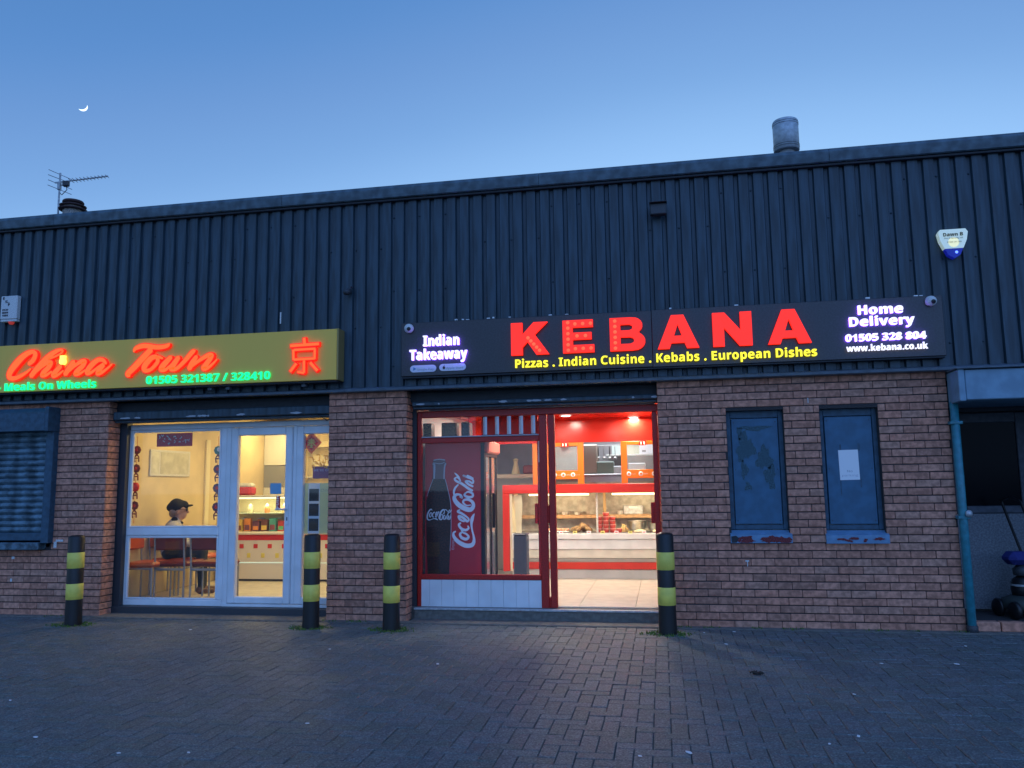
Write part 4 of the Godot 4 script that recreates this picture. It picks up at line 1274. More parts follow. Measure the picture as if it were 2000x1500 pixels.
	var pp = sticker.call("offer_sign", "purple printed sign on the door glass beside the pier", [611, 911], [655, 934], paperm(0.22, 0.05, 0.13))
	letters(pp, "WE'RE OPEN", -0.13, 0.13, 0.012, 0.026, 0.0012, 0.001, mat(Vector3(0.45, 0.3, 0.4), 0.6), "lettering", null, true)
	# menu poster with three dishes
	var mp = sticker.call("menu_poster", "menu poster with three framed dish photographs on the door glass", [591, 944], [655, 1042], paperm(0.62, 0.66, 0.38))
	var a0 = U(591, 944, zz)
	var b0 = U(655, 1042, zz)
	var w = (b0.x - a0.x) / 2
	var h = (a0.y - b0.y) / 2
	box("white_panel", Vector3(-w + 0.075, -h, 0.001), Vector3(-w + 0.215, h, 0.0018), paperm(0.8, 0.8, 0.82), mp, 0)
	for k in 3:
		var cy = h - 0.135 - 0.17 * k
		var ph = box("dish_photo", Vector3(-w + 0.085, cy - 0.07, 0.0018), Vector3(-w + 0.205, cy + 0.07, 0.0026), mat(Vector3(0.12, 0.08, 0.07), 0.5, 0.0, noise_tex("dish", 0.05, 0.2, 1.0, 5), 6.0), mp, 0)
		lathe("dish", [Vector2(0.05, 0), Vector2(0.045, 0.0008), Vector2(0, 0.001)], Vector3(-w + 0.145, cy - 0.005, 0.0026), mat([Vector3(0.10, 0.04, 0.02), Vector3(0.16, 0.06, 0.02), Vector3(0.2, 0.09, 0.03)][k], 0.4, 0.0, noise_tex("dish", 0.05, 0.2, 1.0, 5), 9.0), ph, Vector3(0, 0, 1), 20)
	letters(mp, "Chinese", -w + 0.225, w - 0.04, 0.19, 0.03, 0.0012, 0.001, mat(Vector3(0.3, 0.33, 0.2), 0.6), "lettering", plain_font, true)
	# hanging strings of medallions
	for s in [[269, 0, "string of red medallions and a red lantern hanging in the window"], [427, 1, "string of purple medallions under a green one hanging in the window"]]:
		var top = U(s[0], 852, -0.45)
		var o = thing("hanging_decoration", s[2], "decoration", Vector3(top.x, top.y, -0.45))
		var L = U(s[0] - 4, 1022 if s[1] == 0 else 1003, -0.45).y - top.y
		tube("string", [Vector3.ZERO, Vector3(0, L, 0)], 0.0025, M.red, o, 5)
		var maroon = mat(Vector3(0.20, 0.035, 0.035), 0.6) if s[1] == 0 else mat(Vector3(0.13, 0.05, 0.09), 0.6)
		for k in 4:
			var y = -0.17 - 0.225 * k
			if s[1] == 0 and k == 2:
				lathe("lantern", [Vector2(0.0, -0.055), Vector2(0.03, -0.05), Vector2(0.045, -0.02), Vector2(0.045, 0.02), Vector2(0.03, 0.05), Vector2(0, 0.055)], Vector3(0, y, 0), mat(Vector3(0.6, 0.02, 0.015), 0.5), o, Vector3.UP, 14)
			else:
				var m = maroon if not (s[1] == 1 and k == 0) else mat(Vector3(0.06, 0.2, 0.17), 0.5)
				var cyl = new_st()
				add_lathe(cyl, [Vector2(0, -0.008), Vector2(0.052, -0.008), Vector2(0.056, 0), Vector2(0.052, 0.008), Vector2(0, 0.008)], Vector3(0, y, 0), Vector3(0, 0, 1), 8, false)
				piece("medallion", done(cyl), m, o)
				if s[1] == 1 and k == 0: lathe("mirror", [Vector2(0.025, 0), Vector2(0, 0.002)], Vector3(0.012, y + 0.01, 0.0085), M.white, o, Vector3(0, 0, 1), 12)
				else: lathe("boss", [Vector2(0.02, 0.0), Vector2(0.014, 0.006), Vector2(0, 0.007)], Vector3(0, y, 0.008), M.red, o, Vector3(0, 0, 1), 10)
			# knot and tassels below each
			var kn = new_st()
			add_tube(kn, [Vector3(0, y - 0.05, 0), Vector3(-0.028, y - 0.095, 0.004), Vector3(-0.02, y - 0.15, 0)], 0.009, 6)
			add_tube(kn, [Vector3(0, y - 0.05, 0), Vector3(0.024, y - 0.085, -0.004), Vector3(0.03, y - 0.145, 0)], 0.009, 6)
			add_tube(kn, [Vector3(-0.03, y - 0.10, 0), Vector3(0.03, y - 0.10, 0.003)], 0.007, 6)
			piece("knot", done(kn), maroon, o)

# ---------------------------------------------------------------- inside the left take-away
func chair(at, turn, label, vin):
	var t = thing("waiting_chair", label, "chair", at, turn, "waiting chairs inside the glazed shop front")
	# faces -z at turn 0; seat 0.44 m
	var st = new_st()
	add_box(st, Vector3(-0.215, 0.40, -0.21), Vector3(0.215, 0.46, 0.21), 0.022)
	piece("seat", done(st), vin, t)
	st = new_st()
	add_box(st, Vector3(-0.21, 0.60, 0.20), Vector3(0.21, 0.83, 0.245), 0.018)
	piece("backrest", done(st), vin, t)
	for s in [-1, 1]:
		tube("leg", [Vector3(s * 0.195, 0, 0.225), Vector3(s * 0.195, 0.40, 0.222), Vector3(s * 0.195, 0.80, 0.258)], 0.012, M.chair_steel, t)
		tube("leg", [Vector3(s * 0.195, 0, -0.19), Vector3(s * 0.195, 0.40, -0.185)], 0.012, M.chair_steel, t)
		tube("side_rail", [Vector3(s * 0.195, 0.385, -0.19), Vector3(s * 0.195, 0.385, 0.222)], 0.011, M.chair_steel, t)
	tube("stretcher", [Vector3(-0.195, 0.37, 0.222), Vector3(0.195, 0.37, 0.222)], 0.016, M.chair_steel, t)
	return t

func left_interior():
	var fl = 0.1
	# lamps
	var warm = lin(1.0, 0.77, 0.32)
	var lampm = glow(Vector3(1.0, 0.86, 0.6), 2.2, Vector3(0.8, 0.8, 0.8))
	for p in [[-5.6, -1.3], [-4.2, -1.4], [-4.9, -2.3], [-4.6, -3.6], [-6.1, -3.5]]:
		var l = thing("ceiling_lamp", "round warm ceiling lamp in the cream-walled take-away", "lamp", Vector3(p[0], 2.598, p[1]), 0, "round ceiling lamps of the cream-walled take-away")
		lathe("diffuser", [Vector2(0.15, 0.0), Vector2(0.14, 0.03), Vector2(0.09, 0.05), Vector2(0, 0.055)], Vector3.ZERO, lampm, l, Vector3.DOWN, 20)
		area(l, Vector3(0, -0.065, 0), Vector2(0.24, 0.24), 1.45, warm, Vector3.DOWN)
	# chairs with their backs to the glass, and along the left wall
	chair(Vector3(-5.92, fl, -0.82), 0, "dark red vinyl chair with its back to the window below the person", M.vinyl)
	chair(Vector3(-5.44, fl, -0.82), 0, "dark red vinyl chair with its back to the window next to the door", M.vinyl)
	var ov = mat(Vector3(0.50, 0.09, 0.02), 0.35)
	chair(Vector3(-6.27, fl, -0.68), -PI / 2, "orange-red chair against the cream wall in the window corner", ov)
	chair(Vector3(-6.27, fl, -1.24), -PI / 2, "orange-red chair against the cream wall under the seated person", ov)
	chair(Vector3(-6.27, fl, -1.80), -PI / 2, "orange-red empty chair against the cream wall beyond the seated person", ov)
	# pale framed picture on the side wall
	var a = thing("wall_picture", "pale framed picture on the cream side wall", "picture", Vector3(-6.548, 1.78, -1.45))
	box("frame", Vector3(0, -0.17, -0.46), Vector3(0.02, 0.18, 0.44), M.white, a, 0.006)
	box("print", Vector3(0.02, -0.14, -0.42), Vector3(0.022, 0.15, 0.22), mat(Vector3(0.62, 0.6, 0.5), 0.3, 0.0, noise_tex("print", 0.006, 0.9, 1.0, 3), 1.5), a, 0)
	box("print", Vector3(0.02, -0.14, 0.25), Vector3(0.022, 0.15, 0.41), mat(Vector3(0.7, 0.7, 0.62), 0.3, 0.0, noise_tex("print", 0.006, 0.9, 1.0, 3), 1.5), a, 0)
	# doorway trim at the end of the side wall
	var dt = thing("door_casing", "cream painted door casing at the end of the side wall", "door frame", Vector3(-6.548, 0.1, -2.36))
	box("casing", Vector3(0, 0, -0.05), Vector3(0.03, 2.05, 0.05), mat(Vector3(0.8, 0.72, 0.5), 0.5), dt, 0.006)
	# counter
	var c = thing("service_counter", "white shop counter with a red band and small coloured tiles", "counter", Vector3(-4.7, fl, -2.6))
	box("front_panel", Vector3(-1.75, 0.03, -0.6), Vector3(1.45, 0.585, 0.0), mat(Vector3(0.72, 0.68, 0.6), 0.5), c, 0.004)
	box("red_band", Vector3(-1.75, 0.586, -0.6), Vector3(1.45, 0.665, 0.006), M.red, c, 0.004)
	box("worktop", Vector3(-1.75, 0.666, -0.62), Vector3(1.45, 0.705, 0.03), mat(Vector3(0.7, 0.66, 0.55), 0.4), c, 0.008)
	box("plinth", Vector3(-1.75, 0.0, -0.6), Vector3(1.45, 0.029, -0.012), M.charcoal, c, 0)
	box("lit_strip", Vector3(-1.75, 0.26, 0.001), Vector3(1.45, 0.268, 0.006), glow(Vector3(0.6, 1.0, 0.8), 0.7), c, 0)
	for k in 12:
		var x = -1.42 + 0.222 * k
		box("red_tile", Vector3(x, 0.47, 0.0), Vector3(x + 0.065, 0.53, 0.006), M.red, c, 0.002)
		box("yellow_tile", Vector3(x - 0.10, 0.335, 0.0), Vector3(x - 0.045, 0.40, 0.006), mat(Vector3(0.75, 0.65, 0.12), 0.5), c, 0.002)
	# glass display on the counter, its strip light, goods inside
	var d = thing("counter_display", "glass food display on the white counter with a pale top", "display case", Vector3(-4.7, fl + 0.706, -2.6))
	box("top", Vector3(-1.75, 0.50, -0.5), Vector3(1.45, 0.53, -0.02), M.white, d, 0.006)
	pane("pane", -1.75, 1.45, 0.0, 0.50, -0.03, M.glass, d)
	box("glass_shelf", Vector3(-1.75, 0.26, -0.45), Vector3(1.45, 0.268, -0.08), mat(Vector3(0.6, 0.75, 0.65), 0.2), d, 0)
	box("back", Vector3(-1.75, 0.0, -0.5), Vector3(1.45, 0.5, -0.47), mat(Vector3(0.72, 0.66, 0.42), 0.5), d, 0)
	box("strip_light", Vector3(-1.7, 0.478, -0.09), Vector3(1.4, 0.498, -0.06), glow(Vector3(1.0, 0.85, 0.45), 2.2), d, 0.004)
	area(d, Vector3(-0.15, 0.468, -0.12), Vector2(3.0, 0.03), 1.0, lin(1.0, 0.84, 0.45), Vector3(0, -1, -0.3))
	var cols = [Vector3(0.25, 0.04, 0.06), Vector3(0.05, 0.4, 0.32), Vector3(0.75, 0.25, 0.04), Vector3(0.1, 0.45, 0.2), Vector3(0.16, 0.05, 0.03), Vector3(0.7, 0.5, 0.08), Vector3(0.6, 0.05, 0.03), Vector3(0.14, 0.04, 0.08)]
	var names = ["dark red", "teal", "orange", "green", "brown", "yellow", "red", "plum"]
	for k in 22:
		var x = -6.35 + 0.135 * k
		var m = mat(cols[(k * 5) % 8], 0.45)
		var h = 0.15 + 0.02 * (k % 3)
		var o = thing("drinks_carton", names[(k * 5) % 8] + " carton on the lower deck of the lit counter display", "carton", Vector3(x, fl + 0.707, -2.76), rng.randf_range(-0.1, 0.1), "cartons in the counter display")
		box("carton", Vector3(-0.052, 0, -0.035), Vector3(0.052, h, 0.035), m, o, 0.006)
		box("label_panel", Vector3(-0.04, 0.02, 0.0352), Vector3(0.04, h * 0.5, 0.0362), mat(cols[(k * 3 + 1) % 8] * 1.2, 0.5), o, 0)
		if k % 2 == 0:
			var bt = thing("sauce_bottle", "cream-topped sauce bottle on the glass shelf of the counter display", "bottle", Vector3(x + 0.02, fl + 0.706 + 0.2685, -2.78), 0, "sauce bottles in the counter display")
			lathe("bottle", [Vector2(0.0, 0), Vector2(0.038, 0.0), Vector2(0.04, 0.06), Vector2(0.03, 0.09), Vector2(0.0, 0.092)], Vector3.ZERO, mat([Vector3(0.7, 0.5, 0.25), Vector3(0.65, 0.6, 0.4), Vector3(0.7, 0.25, 0.08)][k / 2 % 3], 0.4), bt, Vector3.UP, 12)
			lathe("lid", [Vector2(0.03, 0.0), Vector2(0.03, 0.02), Vector2(0.0, 0.05)], Vector3(0, 0.092, 0), M.white, bt, Vector3.UP, 12)
		else:
			var tb = thing("food_tub", "orange and cream lidded tub behind the cartons in the counter display", "tub", Vector3(x, fl + 0.707, -2.9), 0, "tubs in the counter display")
			lathe("tub", [Vector2(0.0, 0), Vector2(0.045, 0.0), Vector2(0.055, 0.17), Vector2(0.0, 0.171)], Vector3.ZERO, mat([Vector3(0.75, 0.55, 0.25), Vector3(0.75, 0.25, 0.05)][k / 2 % 2], 0.45), tb, Vector3.UP, 12)
			lathe("lid", [Vector2(0.058, 0.0), Vector2(0.058, 0.012), Vector2(0.0, 0.03)], Vector3(0, 0.171, 0), M.white, tb, Vector3.UP, 12)
	# red delivery bag on the display
	var p = U(479, 972, -2.85)
	var bag = thing("delivery_bag", "red and white insulated delivery bag on the counter display", "bag", Vector3(p.x, fl + 1.2365, -2.88))
	var st = new_st()
	add_box(st, Vector3(-0.12, 0, -0.1), Vector3(0.12, 0.13, 0.1), 0.03)
	piece("bag", done(st), M.red, bag)
	st = new_st()
	add_box(st, Vector3(-0.115, 0.10, -0.09), Vector3(0.115, 0.185, 0.09), 0.035)
	piece("flap", done(st), M.white, bag)
	# behind the counter: panels whitened for doorway light, a tall cream cabinet with glass doors
	var bk = thing("doorway_panels", "white and grey partition panels standing in for the lit kitchen doorway", "partition", Vector3(-6.3, fl, -4.1))
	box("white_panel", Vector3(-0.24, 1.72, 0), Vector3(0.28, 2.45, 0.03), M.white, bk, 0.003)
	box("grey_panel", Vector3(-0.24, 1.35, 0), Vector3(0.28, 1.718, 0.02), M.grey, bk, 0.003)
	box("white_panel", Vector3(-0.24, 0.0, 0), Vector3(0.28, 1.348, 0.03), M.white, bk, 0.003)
	var cab = thing("glazed_cabinet", "tall cream glazed cabinet behind the counter", "cabinet", Vector3(-5.2, fl, -4.05))
	var cm = mat(Vector3(0.72, 0.62, 0.40), 0.5)
	box("carcass", Vector3(-0.75, 0, -0.22), Vector3(0.9, 2.1, -0.18), cm, cab, 0)
	bars("cabinet_stile", [[-0.77, -0.62, 0, 2.1], [0.0, 0.12, 0, 2.1], [0.78, 0.9, 0, 2.1]], -0.18, 0.0, cm, cab, 0.006)
	bars("cabinet_rail", [[-0.62, 0.0, 2.0, 2.1], [0.12, 0.78, 2.0, 2.1], [-0.62, 0.0, 0.85, 0.95], [0.12, 0.78, 0.85, 0.95]], -0.18, -0.004, cm, cab, 0.006)
	bars("shelf", [[-0.62, 0.0, 1.5, 1.515], [0.12, 0.78, 1.5, 1.515]], -0.175, -0.03, M.white, cab, 0.003)
	pane("pane", -0.62, 0.0, 0.95, 2.0, -0.02, M.glass, cab)
	pane("pane", 0.12, 0.78, 0.95, 2.0, -0.02, M.glass, cab)

# ---------------------------------------------------------------- seated person (smooth-joined tapered bones, meshed as surface nets)
func field(bones, p, k):
	var d = 10.0
	for b in bones:
		var ab = b[1] - b[0]
		var t = clampf((p - b[0]).dot(ab) / maxf(ab.length_squared(), 1e-8), 0, 1)
		var e = p.distance_to(b[0] + ab * t) - lerpf(b[2], b[3], t)
		var h = clampf(0.5 + 0.5 * (d - e) / k, 0, 1)
		d = lerpf(d, e, h) - k * h * (1.0 - h)
	return d
func net(bones, cell, k):
	var lo = Vector3.ONE * 100
	var hi = Vector3.ONE * -100
	for b in bones:
		for e in 2:
			var r = b[2 + e] + 2 * cell
			lo = Vector3(minf(lo.x, b[e].x - r), minf(lo.y, b[e].y - r), minf(lo.z, b[e].z - r))
			hi = Vector3(maxf(hi.x, b[e].x + r), maxf(hi.y, b[e].y + r), maxf(hi.z, b[e].z + r))
	var n = Vector3i(((hi - lo) / cell).ceil()) + Vector3i.ONE
	var val = PackedFloat32Array()
	val.resize(n.x * n.y * n.z)
	val.fill(1.0)
	var near = PackedByteArray()
	near.resize(n.x * n.y * n.z)
	for b in bones:      # only cells near a bone
		var r = maxf(b[2], b[3]) + 2.5 * cell
		var a0 = Vector3i((Vector3(minf(b[0].x, b[1].x), minf(b[0].y, b[1].y), minf(b[0].z, b[1].z)) - Vector3.ONE * r - lo) / cell)
		var a1 = Vector3i((Vector3(maxf(b[0].x, b[1].x), maxf(b[0].y, b[1].y), maxf(b[0].z, b[1].z)) + Vector3.ONE * r - lo) / cell)
		for z in range(maxi(a0.z, 0), mini(a1.z + 1, n.z)):
			for y in range(maxi(a0.y, 0), mini(a1.y + 1, n.y)):
				for x in range(maxi(a0.x, 0), mini(a1.x + 1, n.x)):
					var id = (z * n.y + y) * n.x + x
					if near[id] == 0:
						near[id] = 1
						val[id] = field(bones, lo + Vector3(x, y, z) * cell, k)
	var index = {}
	var verts = []
	for z in n.z - 1:
		for y in n.y - 1:
			for x in n.x - 1:
				var base = (z * n.y + y) * n.x + x
				if near[base] == 0: continue
				var mask = 0
				var v = []
				for c in 8:
					var q = val[base + (c & 1) + ((c >> 1) & 1) * n.x + (c >> 2) * n.x * n.y]
					v.append(q)
					if q < 0: mask |= 1 << c
				if mask == 0 or mask == 255: continue
				var s = Vector3.ZERO
				var cnt = 0
				for e in [[0, 1], [2, 3], [4, 5], [6, 7], [0, 2], [1, 3], [4, 6], [5, 7], [0, 4], [1, 5], [2, 6], [3, 7]]:
					if (v[e[0]] < 0) != (v[e[1]] < 0):
						var t = v[e[0]] / (v[e[0]] - v[e[1]])
						var p0 = Vector3(e[0] & 1, (e[0] >> 1) & 1, e[0] >> 2)
						var p1 = Vector3(e[1] & 1, (e[1] >> 1) & 1, e[1] >> 2)
						s += p0.lerp(p1, t)
						cnt += 1
				index[base] = verts.size()
				verts.append(lo + (Vector3(x, y, z) + s / cnt) * cell)
	var st = SurfaceTool.new()
	st.begin(Mesh.PRIMITIVE_TRIANGLES)
	st.set_smooth_group(1)
	var step = [1, n.x, n.x * n.y]
	for z in range(1, n.z - 1):
		for y in range(1, n.y - 1):
			for x in range(1, n.x - 1):
				var id = (z * n.y + y) * n.x + x
				if near[id] == 0: continue
				for a in 3:
					var other = id + step[a]
					if (val[id] < 0) == (val[other] < 0): continue
					var u = step[(a + 1) % 3]
					var w = step[(a + 2) % 3]
					var q = [id - u - w, id - w, id, id - u]
					if not q.all(func(i): return index.has(i)): continue
					var P = q.map(func(i): return verts[index[i]])
					if val[id] < 0: quad(st, P[0], P[1], P[2], P[3])
					else: quad(st, P[3], P[2], P[1], P[0])
	st.index()
	st.generate_normals()
	return st.commit()

func person():
	# local axes: faces +x, y up; seat surface at 0.46; hip at the origin in x and z
	var at = Vector3(-6.27, 0.1, -1.16)
	var t = thing("person", "person in a black flat cap and grey jacket sitting side-on by the window", "person", at, 0.45)
	t.scale = Vector3.ONE * 0.88
	t.position.y += 0.09
	var V = func(x, y, z): return Vector3(x, y, z)
	var head = V.call(0.10, 1.10, 0.0)
	var skin = [
		[V.call(0.06, 0.90, 0), V.call(0.085, 1.03, 0), 0.058, 0.055],
		[V.call(0.075, 1.12, 0), V.call(0.10, 1.125, 0), 0.094, 0.088],
		[V.call(0.10, 1.045, 0), V.call(0.145, 1.015, 0), 0.060, 0.036],
		[V.call(0.18, 1.115, 0), V.call(0.208, 1.075, 0), 0.012, 0.017],
		[V.call(0.165, 1.045, -0.015), V.call(0.165, 1.045, 0.015), 0.026, 0.026],
		[V.call(0.07, 1.10, 0.088), V.call(0.065, 1.07, 0.09), 0.020, 0.014],
		[V.call(0.07, 1.10, -0.088), V.call(0.065, 1.07, -0.09), 0.020, 0.014],
		[V.call(0.03, 0.80, 0), V.call(0.06, 0.92, 0), 0.09, 0.06]]
	for s in [-1, 1]:
		# forearm ends, palms and fingers resting on the lap
		var wr = V.call(0.33, 0.60, 0.10 * s)
		var palm = V.call(0.41, 0.592, 0.06 * s)
		skin.append([V.call(0.14, 0.66, 0.21 * s), wr, 0.036, 0.026])
		skin.append([wr, palm, 0.028, 0.034])
		for f in 4:
			var root = palm + V.call(0.02 - 0.006 * absf(f - 1.5), 0.004, (-0.024 + 0.016 * f) * s)
			var mid = root + V.call(0.038 - 0.004 * absf(f - 1.2), 0.004, -0.004 * s)
			skin.append([root, mid, 0.0095, 0.009])
			skin.append([mid, mid + V.call(0.022, -0.022, -0.004 * s), 0.009, 0.0078])
		skin.append([palm + V.call(-0.02, 0.006, -0.024 * s), palm + V.call(0.022, 0.012, -0.05 * s), 0.011, 0.0095])
		skin.append([palm + V.call(0.022, 0.012, -0.05 * s), palm + V.call(0.046, 0.006, -0.052 * s), 0.0095, 0.008])
		skin.append([V.call(0.02, 0.80, 0.03 * s), V.call(0.03, 0.83, 0.16 * s), 0.07, 0.055])
		skin.append([V.call(0.03, 0.83, 0.17 * s), V.call(0.13, 0.66, 0.215 * s), 0.045, 0.04])
	skin.append([V.call(0.0, 0.52, 0), V.call(0.03, 0.82, 0), 0.12, 0.11])
	var body = piece("body", net(skin, 0.0125, 0.02), M.skin, t)
	var jk = [[V.call(-0.01, 0.53, -0.06), V.call(-0.01, 0.53, 0.06), 0.125, 0.125], [V.call(0.0, 0.52, 0), V.call(0.02, 0.85, 0), 0.15, 0.13], [V.call(0.02, 0.855, -0.12), V.call(0.02, 0.855, 0.12), 0.095, 0.095], [V.call(0.03, 0.88, 0), V.call(0.045, 0.95, 0), 0.09, 0.078]]
	for s in [-1, 1]:
		jk.append([V.call(0.025, 0.85, 0.17 * s), V.call(0.13, 0.655, 0.22 * s), 0.075, 0.062])
		jk.append([V.call(0.13, 0.655, 0.22 * s), V.call(0.30, 0.605, 0.12 * s), 0.06, 0.044])
	piece("jacket", net(jk, 0.016, 0.03), M.jacket, body)
	var col = [[V.call(0.03, 0.97, -0.05), V.call(0.03, 0.97, 0.05), 0.045, 0.045], [V.call(0.03, 0.965, 0.05), V.call(0.12, 0.92, 0.025), 0.036, 0.024], [V.call(0.03, 0.965, -0.05), V.call(0.12, 0.92, -0.025), 0.036, 0.024]]
	piece("collar", net(col, 0.012, 0.02), M.cap_cloth, body)
	var tr = [[V.call(-0.01, 0.50, -0.08), V.call(-0.01, 0.50, 0.08), 0.115, 0.115]]
	for s in [-1, 1]:
		tr.append([V.call(0.0, 0.515, 0.09 * s), V.call(0.42, 0.50, 0.12 * s), 0.095, 0.07])
		tr.append([V.call(0.42, 0.50, 0.12 * s), V.call(0.44, -0.02, 0.13 * s), 0.068, 0.05])
	piece("trousers", net(tr, 0.018, 0.03), M.trousers, body)
	for s in [-1, 1]:
		piece("shoe", net([[V.call(0.41, -0.052, 0.13 * s), V.call(0.60, -0.063, 0.145 * s), 0.045, 0.034], [V.call(0.43, -0.02, 0.13 * s), V.call(0.43, -0.05, 0.13 * s), 0.05, 0.045]], 0.012, 0.02), mat(Vector3(0.13, 0.06, 0.03), 0.5), body)
	# short grey hair at the nape, glasses, flat cap
	piece("hair", net([[V.call(0.01, 1.10, -0.05), V.call(0.01, 1.10, 0.05), 0.055, 0.055], [V.call(0.0, 1.06, 0), V.call(0.02, 1.12, 0), 0.06, 0.07]], 0.012, 0.02), mat(Vector3(0.25, 0.2, 0.17), 0.9), body)
	var gs = new_st()
	for s in [-1, 1]:
		add_lathe(gs, [Vector2(0.0, -0.003), Vector2(0.026, -0.003), Vector2(0.028, 0.0), Vector2(0.026, 0.003), Vector2(0, 0.003)], V.call(0.192, 1.115, 0.036 * s), V.call(1, 0, 0.35 * s), 14)
		add_tube(gs, [V.call(0.185, 1.122, 0.062 * s), V.call(0.14, 1.125, 0.09 * s), V.call(0.07, 1.118, 0.10 * s)], 0.004, 5)
	add_tube(gs, [V.call(0.196, 1.118, -0.012), V.call(0.196, 1.118, 0.012)], 0.004, 5)
	piece("glasses", done(gs), M.ink, body)
	var cp = [[V.call(0.045, 1.175, -0.03), V.call(0.045, 1.175, 0.03), 0.098, 0.098], [V.call(0.04, 1.185, 0), V.call(0.14, 1.178, 0), 0.092, 0.070], [V.call(-0.03, 1.150, -0.03), V.call(-0.03, 1.150, 0.03), 0.062, 0.062]]
	var cap = piece("flat_cap", net(cp, 0.012, 0.03), M.cap_cloth, body)
	var pk = [[V.call(0.16, 1.172, -0.05), V.call(0.16, 1.172, 0.05), 0.020, 0.020], [V.call(0.18, 1.172, 0), V.call(0.262, 1.178, 0), 0.022, 0.012], [V.call(0.18, 1.170, 0.03), V.call(0.24, 1.172, 0.02), 0.02, 0.012], [V.call(0.18, 1.170, -0.03), V.call(0.24, 1.172, -0.02), 0.02, 0.012]]
	piece("cap_peak", net(pk, 0.008, 0.015), M.cap_cloth, cap)
# ---------------------------------------------------------------- red shop front (right)
func red_front():
	var z1 = -0.25
	var z0 = -0.30
	var t = thing("red_shopfront", "red-framed shop front with white tiled stall riser and a wide doorway", "shop front")
	bars("frame_bar", [[-2.685, -2.635, 0.115, 2.265], [-2.634, -0.02, 2.19, 2.265], [-2.634, -1.306, 1.905, 1.965], [-2.634, -1.306, 0.415, 0.47], [-1.305, -1.222, 0.115, 2.189], [-0.085, -0.03, 0.115, 2.189]], z0, z1, M.red_frame, t, 0.006)
	bars("sight_rail", [[-2.634, -1.306, 1.966, 1.978]], z0 + 0.01, z1 + 0.012, mat(Vector3(0.45, 0.45, 0.5), 0.4), t, 0.003)
	bars("head_strip", [[-2.55, -0.05, 2.268, 2.30]], z0 - 0.01, z1 + 0.02, M.galv, t, 0.003)
	pane("pane", -2.634, -1.306, 0.47, 1.905, -0.278, M.glass, t)
	pane("pane", -2.634, -2.02, 1.978, 2.19, -0.278, M.glass, t)
	# stall riser: ten upright white tiles
	box("riser_core", Vector3(-2.684, 0.115, -0.36), Vector3(-1.306, 0.414, -0.272), M.mortar, t, 0)
	for k in 10:
		var x = -2.683 + k * 0.1378
		box("tile", Vector3(x, 0.118, -0.272), Vector3(x + 0.1358, 0.412, -0.2535), M.white_pvc, t, 0.002)
	# open top light with upright louvre blades; strips of red show between them
	for k in 5:
		var x = -1.96 + k * 0.135
		var st = new_st()
		for s in 6:
			var a0 = -0.5 + s / 6.0
			var a1 = -0.5 + (s + 1) / 6.0
			var f = func(a): return Vector3(x + 0.05 + a * 0.055, 0, -0.27 + 0.05 * a + 0.016 * cos(a * PI))
			quad(st, f.call(a0) + Vector3(0, 1.985, 0), f.call(a1) + Vector3(0, 1.985, 0), f.call(a1) + Vector3(0, 2.185, 0), f.call(a0) + Vector3(0, 2.185, 0))
		piece("louvre_blade", done(st), mat(Vector3(0.75, 0.76, 0.78), 0.3), t)
		box("louvre_clip", Vector3(x + 0.02, 1.979, -0.29), Vector3(x + 0.085, 1.986, -0.25), M.charcoal, t, 0)
	# open door leaves: two stiles, rails, mid plate, glass, pull handles
	for s in [[-0.052, 1, -0.01]]:
		var q = Node3D.new()
		q.name = "door"
		t.add_child(q, true)
		q.position = Vector3(s[0], 0.145, -0.305)
		q.rotation.y = s[2]
		# the leaf runs inwards along -z
		var w = 0.80 if s[1] < 0 else 0.95
		var th = 0.024
		var sb = func(called, za, zb, ya, yb): box(called, Vector3(-th, ya, -zb), Vector3(th, yb, -za), M.red_frame, q, 0.005)
		sb.call("door_stile", 0.0, 0.075, 0.0, 2.03)
		sb.call("door_stile", w - 0.075, w, 0.0, 2.03)
		sb.call("door_rail", 0.076, w - 0.076, 0.0, 0.16)
		sb.call("door_rail", 0.076, w - 0.076, 1.95, 2.03)
		sb.call("door_rail", 0.076, w - 0.076, 0.86, 1.06)
		sheet("pane", Vector3(0, 0.16, -0.07), Vector3(0, 0.16, -w + 0.07), Vector3(0, 0.86, -w + 0.07), Vector3(0, 0.86, -0.07), M.glass, q)
		sheet("pane", Vector3(0, 1.06, -0.07), Vector3(0, 1.06, -w + 0.07), Vector3(0, 1.95, -w + 0.07), Vector3(0, 1.95, -0.07), M.glass, q)
		box("pull_handle", Vector3(-0.075, 0.86, -0.09), Vector3(-0.03, 1.08, -0.05), M.red_frame, q, 0.006)
		box("pull_handle", Vector3(0.03, 0.86, -0.09), Vector3(0.06, 1.08, -0.05), M.red_frame, q, 0.006)
	# narrow fixed light beside the opening
	var sl = Node3D.new()
	sl.name = "side_light"
	t.add_child(sl, true)
	var sx = [U(1066.5, 1000, z1).x, U(1073, 1000, z1).x, U(1086, 1000, z1).x]
	box("stile", Vector3(sx[1], 0.128, z0), Vector3(sx[2], 2.189, z1 + 0.004), M.red_frame, sl, 0.006)
	pane("pane", sx[0] - 0.02, sx[1], 0.24, 2.189, -0.278, M.glass, sl)
	box("rail", Vector3(-1.221, U(1076, 1022, z1).y, z0), Vector3(sx[1] - 0.001, U(1076, 987, z1).y, z1), M.red_frame, sl, 0.004)
	box("rail", Vector3(-1.221, 0.128, z0), Vector3(sx[1] - 0.001, 0.24, z1), M.red_frame, sl, 0.004)
	# folded leaf seen through the window beside the post
	var q2 = Node3D.new()
	q2.name = "side_stile"
	t.add_child(q2, true)
	box("stile", Vector3(-1.375, 0.14, -0.62), Vector3(-1.335, 2.15, -0.56), M.red_frame, q2, 0.005)
